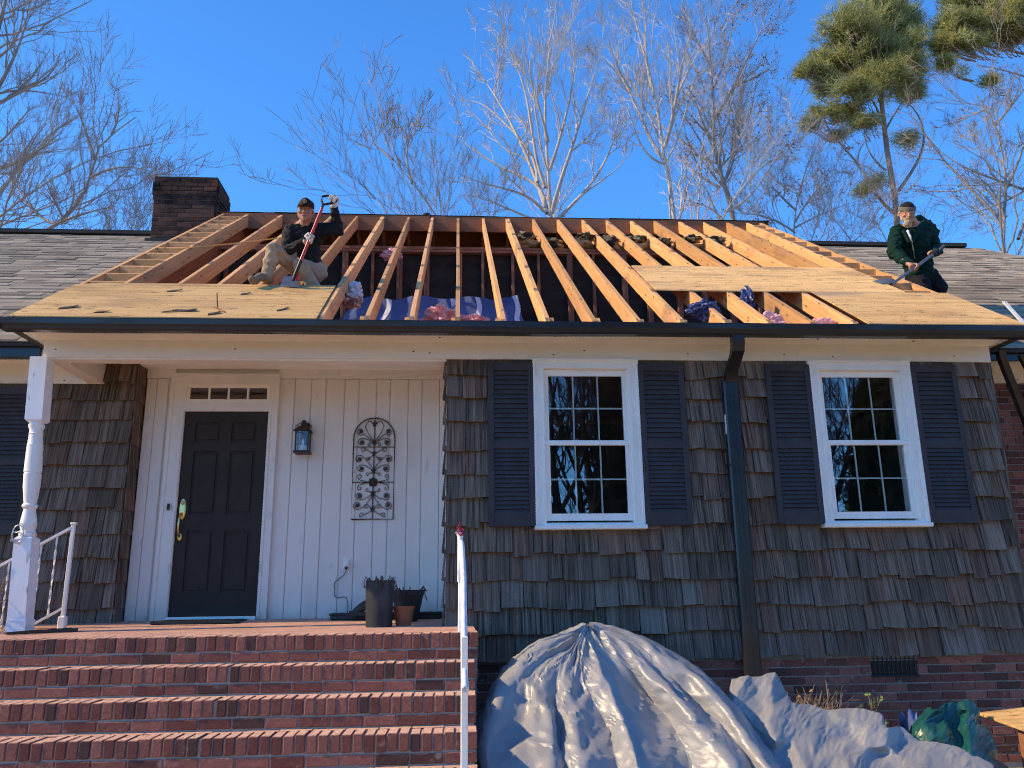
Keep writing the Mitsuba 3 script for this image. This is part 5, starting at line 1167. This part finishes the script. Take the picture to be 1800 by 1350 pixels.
t3 = [(1448, 545, -1.05), (1470, 515, -1.05), (1500, 484, -1.02), (1560, 474, -1.0), (1600, 470, -.97), (1637, 466, -.95), (1663, 495, -.93), (1690, 545, -.95), (1718, 615, -1.0), (1750, 668, -1.12), (1450, 580, -1.12), (1490, 540, -1.20), (1535, 500, -1.16), (1545, 515, -1.02), (1590, 500, -1.0), (1612, 515, -.98), (1580, 560, -1.05), (1600, 590, -1.12), (1560, 560, -1.26), (1530, 580, -1.30), (1572, 605, -1.28), (1626, 506, -1.10), (1618, 540, -1.20), (1650, 540, -1.16), (1630, 600, -1.32), (1664, 620, -1.28), (1700, 640, -1.22), (1645, 660, -1.40), (1705, 685, -1.34), (1500, 610, -1.26), (1540, 640, -1.20), (1600, 660, -1.32)]
k = put('green_tarp', facets(t3, 17, back=[(1448, 545, -1.05), (1500, 484, -1.02), (1637, 466, -.95), (1690, 545, -.95), (1750, 668, -1.12)], bottom=[(1460, 760, -1.4), (1560, 790, -1.5), (1680, 790, -1.5), (1780, 760, -1.35)], a1=.12, a2=.3, it=8, ys=480, dk=.75), 'm_tarpgreen', smooth=25); labels[k] = {'label': 'glossy dark green tarp folded over a low box at the lower right', 'category': 'tarp'}
u, v = np.meshgrid(np.linspace(0, 1, 30), np.linspace(0, 1, 20))
k = put('blue_cloth', sheet(3.30+.16*u, -.96+.08*np.sin(u*7)*v-.03, -.70-.13*v+.03*u+.02*np.sin(u*14+v*5)), 'm_tarpblue', smooth=True); labels[k] = {'label': 'scrap of blue tarp peeping out left of the green tarp', 'category': 'tarp'}
# scrap plywood at the right
for i, (c, l, w, a, tilt, zz, lab) in enumerate([((4.42, -1.02), .75, .5, .12, -.06, -.74, 'orange scrap plywood board lying uppermost beside the green tarp'), ((4.50, -1.35), .7, .45, -.25, .14, -.93, 'brownish plywood board tilted below the uppermost board beside the green tarp'), ((4.35, -1.62), .9, .3, .05, .0, -1.06, 'plywood offcut lying lowest and nearest at the right edge')]):
    m = cbx(-l/2, l/2, -w/2, w/2, -.009, .009, .002); m.apply_transform(rotm([0, 1, 0], tilt)); m.apply_transform(rotm([1, 0, 0], .12)); m.apply_transform(rotm([0, 0, 1], a)); m.apply_translation([c[0], c[1], zz])
    k = put('plywood_offcut', m, 'm_ply', uv=tone()); labels[k] = {'label': lab, 'category': 'plywood board'}
    k = put('lumber_stack', cat(*[bx(c[0]-.3, c[0]+.3, c[1]-.18+.12*j, c[1]-.10+.12*j, GZ, zz-.06) for j in range(1)]), 'm_oldwood', uv=tone()); labels[k] = {'label': ['block of lumber propping up the uppermost plywood board', 'block of lumber propping up the tilted brownish board', 'block of lumber propping up the lowest plywood offcut'][i], 'category': 'lumber'}


def shrub(name, label, c, n, h, sp, m, leaves=None):
    k = thing(name, label, 'shrub'); rg = np.random.default_rng(int(abs(c[0])*100))
    a = rg.uniform(0, 6.28, n); t = np.linspace(0, 1, 7); hh = h*rg.uniform(.55, 1.1, n); s = sp*rg.uniform(.2, 1.2, n)
    P = np.stack([c[0]+np.cos(a)[:, None]*s[:, None]*t**1.3, c[1]+np.sin(a)[:, None]*s[:, None]*t**1.3*.6, c[2]+hh[:, None]*t*(1.15-.25*t)], -1)
    P[:, 1:] += np.cumsum(rg.normal(0, .012, (n, 6, 3)), axis=1)
    Rr = np.tile(.0045*(1-.7*t), (n, 1))
    Q = spawn(P, Rr, 4, .35, .7, .2, 5, .25, lmin=.05)
    put('stems', cat(tubes(P, Rr, 5), tubes(Q[0], np.maximum(Q[1], .0016), 4)), m, k, kind='stuff')
    if leaves:
        p = Q[0].reshape(-1, 3); p = p[rg.integers(0, len(p), leaves)]+rg.normal(0, .012, (leaves, 3)); e1 = rg.normal(size=p.shape); e1 /= np.linalg.norm(e1, axis=1, keepdims=True); e2 = np.cross(e1, rg.normal(size=p.shape)); e2 /= np.linalg.norm(e2, axis=1, keepdims=True)
        V = np.stack([p-e1*.022, p+e2*.011, p+e1*.022, p-e2*.011], 1).reshape(-1, 3)
        put('leaves', (V, np.arange(len(V)).reshape(-1, 4)), 'm_leafgreen' if leaves > 80 else 'm_deadleaf', k, uv=np.tile([.8, .8], (len(V), 1)), kind='stuff')
shrub('dead_shrub', 'heap of withered twigs against the brick foundation behind the lower grey tarp', (2.86, -.35, -1.2), 60, .58, .34, 'm_deadtwig', 60)
mat('m_deadtwig', lambda p, n, uv: mix((.12, .085, .06), (.30, .23, .18), noise(p.x*50, p.y*50, p.z*20)), .9, .1)
shrub('small_shrub', 'small green leafed plant against the foundation left of the green tarp', (3.42, -.34, -1.2), 14, .50, .14, 'm_deadtwig', 160)
shrub('dead_shrub', 'dry bare twigs at the left picture edge beside the porch post', (-3.96, -.05, -.3), 26, .85, .30, 'm_deadtwig')


# ================================================================ PEOPLE
SPH = {}
def ball(p, r, n=20): return m3.Manifold.sphere(float(r), n).translate([float(x) for x in p])
def hullof(*pr): return m3.Manifold.batch_hull([ball(p, r) for p, r in pr])
def chain(J): return [hullof(J[i], J[i+1]) for i in range(len(J)-1)]
def ell(c, s, n=24): return m3.Manifold.sphere(1., n).scale([float(x) for x in s]).translate([float(x) for x in c])
def join(parts, ref=.02, it=8, wr=0., seed=0, f=14):
    m = m3.Manifold.batch_boolean(parts, m3.OpType.Add).refine_to_length(ref).to_mesh()
    t = trimesh.Trimesh(m.vert_properties[:, :3], m.tri_verts, process=True)
    trimesh.smoothing.filter_taubin(t, .5, .53, it)
    if wr:
        v = np.array(t.vertices); nn = np.array(t.vertex_normals); d = meshkit.fbm(v*[f, f, f*1.8]+seed, 3, seed)-.5; d2 = np.abs(meshkit.noise(v*[f*1.1, f*1.1, f*2.1]+seed+9)-.5)-.2
        t.vertices = v+nn*(d*wr+d2*wr)[:, None]
    return t


def head_parts(c, R3, beard=False):
    L = lambda x, y, z: np.array(c)+R3 @ np.array([x, y, z])
    def E(x, y, z, a, b, d):
        M = np.eye(3, 4); M[:, :3] = R3 @ np.diag([a, b, d]); M[:, 3] = L(x, y, z)
        return m3.Manifold.sphere(1., 28).transform(M)
    skin = [E(0, .008, .035, .077, .097, .092), hullof((L(-.035, -.02, -.03), .042), (L(.035, -.02, -.03), .042), (L(0, -.06, -.082), .027), (L(0, -.05, .02), .05)),
            hullof((L(0, -.088, .022), .010), (L(0, -.110, -.014), .0135)), E(-.013, -.098, -.018, .011, .011, .009), E(.013, -.098, -.018, .011, .011, .009),
            hullof((L(-.042, -.074, .044), .014), (L(-.012, -.086, .040), .011)), hullof((L(.042, -.074, .044), .014), (L(.012, -.086, .040), .011)), E(-.044, -.068, -.008, .020, .018, .018), E(.044, -.068, -.008, .020, .018, .018),
            hullof((L(-.018, -.090, -.048), .007), (L(.018, -.090, -.048), .007)), E(-.080, .012, .01, .010, .020, .032), E(.080, .012, .01, .010, .020, .032)]
    return skin, L, E


def grip(c, ax, pd, r=.020, fr=.0105, sgn=1):
    """a closed hand: palm on the side pd of a shaft along ax, four fingers curled round it, thumb the other way"""
    ax = np.array(ax, float)/np.linalg.norm(ax); pd = np.array(pd, float); pd -= ax*(pd@ax); pd /= np.linalg.norm(pd); sd = np.cross(ax, pd)*sgn; c = np.array(c, float)
    pl = lambda a, t, rr: c+ax*a+(pd*math.cos(t)+sd*math.sin(t))*rr
    q = [hullof((pl(-.034, .25, r+.016), .017), (pl(.036, .25, r+.016), .015), (pl(-.028, -.5, r+.026), .018), (pl(.030, -.5, r+.026), .017))]
    for i, (a, tl) in enumerate(((-.034, 3.5), (-.011, 3.9), (.012, 3.8), (.034, 3.3))):
        q += chain([(pl(a, .35, r+.014), fr*1.15), (pl(a, 1.35, r+.013), fr*1.08), (pl(a, 2.4, r+.009), fr), (pl(a, tl, r+.006), fr*.85)])
    q += chain([(pl(-.030, -.7, r+.020), fr*1.35), (pl(-.040, -1.5, r+.014), fr*1.15), (pl(-.020, -2.3, r+.010), fr)])
    return q


def rot3(yaw, pitch, roll):
    return (rotm([0, 0, 1], yaw) @ rotm([1, 0, 0], pitch) @ rotm([0, 1, 0], roll))[:3, :3]


mat('m_skin', lambda p, n, uv: mix((.46, .25, .17), (.36, .17, .11), fbm(p.x*30, p.y*30, p.z*30)), .5, .35)
mat('m_lips', (.30, .11, .085), .5, .3)
mat('m_eye', (.035, .025, .02), .3, .5)
mat('m_blackcloth', lambda p, n, uv: mix((.008, .008, .010), (.022, .022, .026), fbm(p.x*9, p.y*9, p.z*9)), .85, .2, sheen=.3)
mat('m_khaki', lambda p, n, uv: mix((.40, .31, .215), (.31, .235, .16), smoothstep(.35, .75, fbm(p.x*9, p.y*9, p.z*7, 4))), .9, .2)
mat('m_shoe', lambda p, n, uv: mix((.30, .22, .14), (.17, .12, .08), fbm(p.x*20, p.y*20, p.z*20)), .8, .2)
mat('m_glove', lambda p, n, uv: mix((.66, .64, .60), (.40, .34, .28), smoothstep(.45, .75, fbm(p.x*40, p.y*40, p.z*40))), .85, .2)
mat('m_gloveorange', (.36, .14, .06), .7, .3)
mat('m_cap', (.030, .018, .014), .8, .2)
mat('m_gold', (.55, .40, .14), .6, .3)
mat('m_red', (.46, .03, .025), .3, .5)
mat('m_steel', lambda p, n, uv: mix((.10, .11, .13), (.24, .25, .27), fbm(p.x*30, p.y*30, p.z*30)), .4, .5, metallic=.6)
mat('m_greenfleece', lambda p, n, uv: mix((.0015, .016, .012), (.004, .030, .022), fbm(p.x*40, p.y*40, p.z*40)), .9, .2, sheen=.3)
mat('m_beard', lambda p, n, uv: mix((.50, .39, .25), (.30, .225, .145), noise(p.x*160, p.y*160, p.z*30)), .8, .2)
mat('m_greyknit', lambda p, n, uv: mix((.20, .19, .18), (.10, .095, .09), noise(p.x*120, p.y*120, p.z*40)), .9, .2)


def A(px, py, y): return at(px, py, y)


# ---- seated man with the shovel
ML = thing('person', 'man in black shirt, khaki trousers and dark cap sitting on rafters with red shovel', 'person')
hd = A(537, 375, .74); R3 = rot3(.05, .16, .0)
skin, L3, E3 = head_parts(hd, R3)
nk = (A(537, 398, .82), .055)
sR, sL = A(510, 406, .84), A(567, 404, .86)
ch, wa, pe = A(537, 428, .92), A(541, 455, .98), A(545, 478, 1.0)
eR, hR = A(503, 441, .72), A(542, 420, .56)
eL, hL = A(594, 405, .76), A(585, 354, .60)
kR, aR, tR = A(480, 438, .62), A(470, 484, .66), A(446, 495, .52)
kL, aL = A(527, 466, .70), A(557, 512, .86)
body_b = skin+chain([(hd, .055), nk])+[hullof((sR, .05), (sL, .05), (ch, .12)), hullof((ch, .12), (wa, .11), (pe, .12))]
for s_, e_, h_ in ((sR, eR, hR), (sL, eL, hL)): body_b += chain([(s_, .05), (e_, .038), (h_, .026)])
for k_, a_ in ((kR, aR), (kL, aL)): body_b += chain([(pe, .08), (k_, .055), (a_, .042)])
shaft0, shaft1 = A(566, 366, .55), A(518, 485, .50); sd_ = shaft1-shaft0
hR = shaft0+sd_*.455
gr = hL+np.array([-.0, 0, .0])
top_grip = A(586, 350, .58)
handR = grip(hR, sd_, np.array([-.6, .5, 0]), sgn=1)
handL = grip(top_grip, np.array([-.75, .1, .35]), np.array([.25, .6, .25]), sgn=-1)
body_b += chain([(hR, .026), (hR+np.array([-.03, .03, 0]), .026)])
put('body', join(body_b, .014, 6), 'm_skin', ML, smooth=True)
shirt = [hullof((sR, .078), (sL, .078), (ch, .145)), hullof((ch, .148), (wa, .135), (pe, .138)), hullof((nk[0]-[0, 0, .03], .062), (sR, .06), (sL, .06))]
for s_, e_, h_ in ((sR, eR, hR), (sL, eL, hL)):
    w_ = e_+(h_-e_)*.83; shirt += chain([(s_, .078), (s_*.45+e_*.55, .066), (e_, .058), (e_*.5+w_*.5, .052), (w_, .038)])
put('shirt', join(shirt, .014, 7, .034, 3), 'm_blackcloth', ML, smooth=True)
tro = [hullof((pe+[-.06, 0, -.0], .125), (pe+[.06, 0, 0], .125))]
for s_, k_, a_ in ((-.08, kR, aR), (.07, kL, aL)): tro += chain([(pe+[s_, -.02, -.02], .105), ((pe+k_)/2+[s_*.4, 0, 0], .092), (k_, .074), ((k_+a_)/2, .070), (a_, .064)])
put('trousers', join(tro, .013, 6, .028, 5, 11), 'm_khaki', ML, smooth=True)
sole_d = (tR-aR); sole_d[2] = 0
hl_ = aR+[.02, .02, -.045]
put('shoe', join(chain([(hl_, .040), (aR+sole_d*.5+[0, 0, -.042], .042), (tR+[0, -.02, .0], .040), (tR+sole_d*.12+[0, -.03, .012], .034)])+chain([(hl_, .042), (aR+[0, 0, .01], .042)]), .012, 5), 'm_shoe', ML, smooth=True)
put('glove', join(handR+[hullof((hR-(hR-eR)*.10, .034), (hR-(hR-eR)*.20, .037))], .006, 4), 'm_glove', ML, smooth=True)
put('glove', join(handL+chain([(top_grip*.8+hL*.2+[.012, .02, -.02], .028), (hL+(eL-hL)*.16, .036)]), .006, 4), 'm_glove', ML, smooth=True)
capm = m3.Manifold.batch_boolean([E3(0, .012, .048, .090, .108, .092), ], m3.OpType.Add)
cut = m3.Manifold.cube([.5, .5, .3], True).translate([0, 0, .062-.15]); Mx = np.eye(3, 4); Mx[:, :3] = R3; Mx[:, 3] = hd
capm = capm-cut.transform(Mx)
crown = capm+hullof((L3(-.03, .05, .10), .055), (L3(.03, .05, .10), .055), (L3(0, -.03, .105), .055), (L3(-.05, -.01, .075), .035), (L3(.05, -.01, .075), .035))
mm = crown.refine_to_length(.012).to_mesh(); cm = trimesh.Trimesh(mm.vert_properties[:, :3], mm.tri_verts, process=True); trimesh.smoothing.filter_taubin(cm, .5, .53, 5)
CP = put('cap', cm, 'm_cap', ML, smooth=True)
a_ = np.linspace(-1.25, 1.25, 15); U_, V_ = np.meshgrid(a_, np.linspace(0, 1, 6))
bx_ = np.sin(U_)*(.080+.002*V_); by_ = -.035-np.cos(U_)*(.055+.075*V_*np.cos(U_*.9)); bz_ = .064-.018*V_-.020*(np.sin(U_))**2
Q = np.stack([bx_, by_, bz_], -1) @ R3.T+hd
put('peak', cat(sheet(Q[..., 0], Q[..., 1], Q[..., 2]), sheet(Q[..., 0], Q[..., 1], Q[..., 2]-.005)), 'm_cap', CP, smooth=True)
for ch_, ox, oz, s_ in (('S', -.020, .085, .034), ('D', -.010, .079, .034)):
    tx = meshkit.text_mesh(ch_, s_, .004, True); v = np.array(tx.vertices); v = np.stack([v[:, 0]+ox, -.1085-v[:, 2]-.004+.9*(v[:, 0]+ox)**2*3, v[:, 1]+oz], 1); tx.vertices = v @ R3.T+hd; put('letter', tx, 'm_gold', CP)
for sx in (-1, 1): ey = trimesh.creation.icosphere(2); ey.apply_scale([.010, .006, .005]); ey.vertices = (np.array(ey.vertices)+[sx*.030, -.084, .021]) @ R3.T+hd; put('eye', ey, 'm_eye', ML, smooth=True)
lp = trimesh.creation.icosphere(2); lp.apply_scale([.022, .008, .006]); lp.vertices = (np.array(lp.vertices)+[0, -.094, -.049]) @ R3.T+hd; put('mouth', lp, 'm_lips', ML, smooth=True)
hr_ = m3.Manifold.batch_boolean([E3(0, .020, .04, .083, .095, .085)-cut.transform(np.hstack([R3, (hd+R3 @ [0, -.10, .2])[:, None]])), ], m3.OpType.Add)
# roofing shovel
SV = thing('roofing_shovel', 'red shafted shovel with black D handle held by the seated man', 'shovel')
put('shaft', tube([shaft0, shaft1*.80+shaft0*.20], .0165, 12), 'm_red', SV, smooth=40)
put('socket', tube([shaft1*.78+shaft0*.22, shaft1, A(515, 494, .52)], np.array([.020, .018, .014]), 10), 'm_black', SV, smooth=40)
g0, g1 = A(568, 360, .57), top_grip
put('grip', cat(tube([shaft0, g0, A(578, 358, .575), A(590, 355, .58)], .013, 8), tube([g0, A(565, 352, .57), A(567, 345, .57), A(576, 344, .575), A(588, 345, .58)], .012, 8), tube([A(590, 355, .58), A(591, 349, .58), A(588, 345, .58)], .013, 8)), 'm_black', SV, smooth=40)
bz0 = A(510, 496, .62)
def bl(px, py, y, d=0): p = A(px, py, y); return [p[0], p[1], p[2]+d]
put('blade', hexa([bl(491, 504, .54), bl(529, 505, .53), bl(527, 491, .60), bl(500, 489, .60), bl(491, 504, .54, .006), bl(529, 505, .53, .006), bl(527, 491, .60, .03), bl(500, 489, .60, .03)]), 'm_steel', SV)
put('fulcrum', hexa([bl(519, 494, .52), bl(527, 494, .52), bl(526, 480, .53), bl(522, 480, .53), bl(519, 494, .55), bl(527, 494, .55), bl(526, 480, .55), bl(522, 480, .55)]), 'm_red', SV)

# ---- bent bearded man on the right roof
MR = thing('person', 'bearded man in dark green jacket and knitted hat bending over the right roof edge', 'person')
y_ = 1.50
hd2 = A(1594, 378, y_-.16); R4 = rot3(-.30, .42, .10)
skin2, L4, E4 = head_parts(hd2, R4)
nk2 = (A(1606, 394, y_-.02), .06)
sR2, sL2 = A(1576, 409, y_-.04), A(1630, 404, y_+.06)
ch2, wa2, pe2 = A(1606, 424, y_+.03), A(1612, 458, y_+.13), A(1622, 486, y_+.20)
eR2, hR2 = A(1571, 444, y_-.10), A(1602, 467, y_-.32)
eL2, hL2 = A(1645, 440, y_+.02), A(1634, 446, y_-.18)
bb = skin2+chain([(hd2, .06), nk2])+[hullof((sR2, .06), (sL2, .06), (ch2, .13), (nk2[0], .055)), hullof((ch2, .14), (wa2, .14), (pe2, .14))]
for s_, e_, h_ in ((sR2, eR2, hR2), (sL2, eL2, hL2)): bb += chain([(s_, .06), (e_, .042), (h_, .028)])
f1, f2 = np.array([pe2[0]-.12, 1.60, 2.585+SL*(1.60-.36)]), np.array([pe2[0]+.16, 1.75, 2.585+SL*(1.75-.36)])
k1, k2 = (pe2+f1)/2+[-.05, -.10, .02], (pe2+f2)/2+[.06, -.10, .02]
for k_, a_ in ((k1, f1), (k2, f2)): bb += chain([(pe2, .09), (k_, .06), (a_+[0, 0, .10], .045)])
tl0, tl1 = A(1650, 440, y_-.22), A(1566, 501, 1.06); td = tl1-tl0; td /= np.linalg.norm(td)
# rest both hands on the shaft
def onto(p): return tl0+td*((p-tl0)@td)
hR2o, hL2o = onto(hR2), onto(hL2)
bb += chain([(hR2, .028), (hR2o+[0, .03, .01], .026)])+chain([(hL2, .028), (hL2o+[0, .03, .01], .026)])+grip(hR2o, td, [-.2, .5, .6], .017, .0105, 1)
put('body', join(bb, .011, 5), 'm_skin', MR, smooth=True)
jk = [hullof((A(1611, 388, y_+.05), .070), (A(1622, 396, y_+.12), .098), (A(1596, 402, y_+.02), .08)), hullof((sR2, .085), (sL2, .10), (ch2, .165), (nk2[0]+[.03, .05, -.02], .085)), hullof((ch2, .172), (wa2, .17), (pe2+[-.03, 0, .01], .17)), hullof((A(1622, 398, y_+.14), .10), (sL2, .100), (ch2, .16)), hullof((A(1634, 410, y_+.16), .11), (wa2, .16), (ch2, .16))]
for s_, e_, h_ in ((sR2, eR2, hR2o), (sL2, eL2, hL2o)):
    w_ = e_+(h_-e_)*.78; jk += chain([(s_, .092), (s_*.4+e_*.6, .082), (e_, .074), (e_*.5+w_*.5, .065), (w_, .050)])
put('jacket', join(jk, .015, 7, .042, 7, 12), 'm_greenfleece', MR, smooth=True)
put('collar', join(chain([(A(1580, 398, y_-.06), .030), (A(1590, 410, y_-.14), .022), (A(1597, 425, y_-.16), .018)])+chain([(A(1624, 390, y_-.0), .030), (A(1612, 404, y_-.12), .022), (A(1604, 425, y_-.16), .018)]), .012, 5, .008, 2), 'm_greenfleece', MR, smooth=True)
put('zip', tube([A(1597, 408, y_-.165), A(1603, 422, y_-.175), A(1606, 440, y_-.15), A(1608, 455, y_-.10)], .006, 6), 'm_greyknit', MR, smooth=True)
put('shirt_front', tube([A(1595, 405, y_-.15), A(1600, 416, y_-.165), A(1604, 430, y_-.15)], np.array([.016, .014, .006]), 8), 'm_tarpwhite', MR, smooth=True)
tr2 = [hullof((pe2+[-.05, 0, -.02], .145), (pe2+[.05, 0, -.02], .145))]
for s_, k_, a_ in ((-.07, k1, f1), (.07, k2, f2)): tr2 += chain([(pe2+[s_, 0, -.03], .13), (k_, .095), (a_+[0, 0, .09], .075)])
put('trousers', join(tr2, .02, 7, .02, 9), 'm_navycloth', MR, smooth=True)
mat('m_navycloth', (.010, .011, .016), .85, .2)
for a_ in (f1, f2): put('shoe', join(chain([(a_+[0, .05, .05], .05), (a_+[0, -.10, .04], .045), (a_+[0, -.17, .035], .035)]), .02, 4), 'm_black', MR, smooth=True)
put('glove', join(grip(hL2o, td, [.3, .5, .5], .017, .012, -1)+chain([(hL2o+[.02, .03, .02], .034), (hL2o+(eL2-hL2o)*.25, .044)]), .007, 4), 'm_black', MR, smooth=True)
bd = join([hullof((L4(-.05, -.05, -.045), .024), (L4(.05, -.05, -.045), .024), (L4(0, -.075, -.075), .034)), hullof((L4(0, -.08, -.075), .036), (L4(-.02, -.075, -.115), .032), (L4(.02, -.075, -.115), .032), (L4(0, -.07, -.135), .020)), hullof((L4(-.068, -.015, .0), .016), (L4(-.05, -.05, -.05), .024)), hullof((L4(.068, -.015, .0), .016), (L4(.05, -.05, -.05), .024)),
           hullof((L4(-.030, -.092, -.042), .010), (L4(0, -.103, -.034), .010)), hullof((L4(.030, -.092, -.042), .010), (L4(0, -.103, -.034), .010))], .008, 3, .016, 4, 45)
put('beard', bd, 'm_beard', MR, smooth=True)
put('side_hair', join([hullof((L4(-.080, .0, .03), .016), (L4(-.078, .03, .0), .022)), hullof((L4(.080, .0, .03), .016), (L4(.078, .03, .0), .022))], .01, 3, .012, 3, 40), 'm_beard', MR, smooth=True)
cut4 = m3.Manifold.cube([.5, .5, .3], True).translate([0, 0, .058-.15]); Mx4 = np.eye(3, 4); Mx4[:, :3] = R4 @ rot3(0, .18, 0); Mx4[:, 3] = hd2
hat = (E4(0, .016, .055, .094, .110, .105)-cut4.transform(Mx4)).refine_to_length(.012).to_mesh(); ht = trimesh.Trimesh(hat.vert_properties[:, :3], hat.tri_verts, process=True); trimesh.smoothing.filter_taubin(ht, .5, .53, 3)
HT = put('hat', ht, 'm_blackcloth', MR, smooth=True)
th_ = np.linspace(0, 2*math.pi, 40); bnd = []
U_, V_ = np.meshgrid(th_, np.linspace(0, 1, 5)); wob = .004*np.sin(V_*math.pi)
Q = np.stack([(.094+wob)*np.cos(U_), .012+(.112+wob)*np.sin(U_), .052+.018*np.sin(U_)*(-1)*-1*.5+.048*V_], -1) @ R4.T+hd2
put('hat_band', sheet(Q[..., 0], Q[..., 1], Q[..., 2]), 'm_greyknit', HT, smooth=True)
for sx in (-1, 1): ey = trimesh.creation.icosphere(2); ey.apply_scale([.014, .008, .007]); ey.vertices = (np.array(ey.vertices)+[sx*.030, -.083, .021]) @ R4.T+hd2; put('eye', ey, 'm_eye', MR, smooth=True)
SV2 = thing('pry_shovel', 'dark shingle shovel thrust under the right roof edge by the bearded man', 'shovel')
put('shaft', tube([tl0-td*.12, tl0+td*.25, tl1], np.array([.020, .018, .016]), 10), 'm_steel', SV2, smooth=40)
n4 = np.array([0, -SL, 1])/math.hypot(1, SL); fd = np.array([td[0], td[1], 0]); fd /= np.linalg.norm(fd); sdv = np.cross(n4, fd); sdv /= np.linalg.norm(sdv); fd = np.cross(sdv, n4)
b0 = np.array([tl1[0], tl1[1], rz(tl1[1])+.035])
def bq(a, b, h): return b0+fd*a+sdv*b+n4*h
put('blade', hexa([bq(-.02, -.05, -.005), bq(.17, -.085, -.012), bq(.17, .085, -.012), bq(-.02, .05, -.005), bq(-.02, -.04, .03), bq(.17, -.08, -.006), bq(.17, .08, -.006), bq(-.02, .04, .03)]), 'm_steel', SV2)
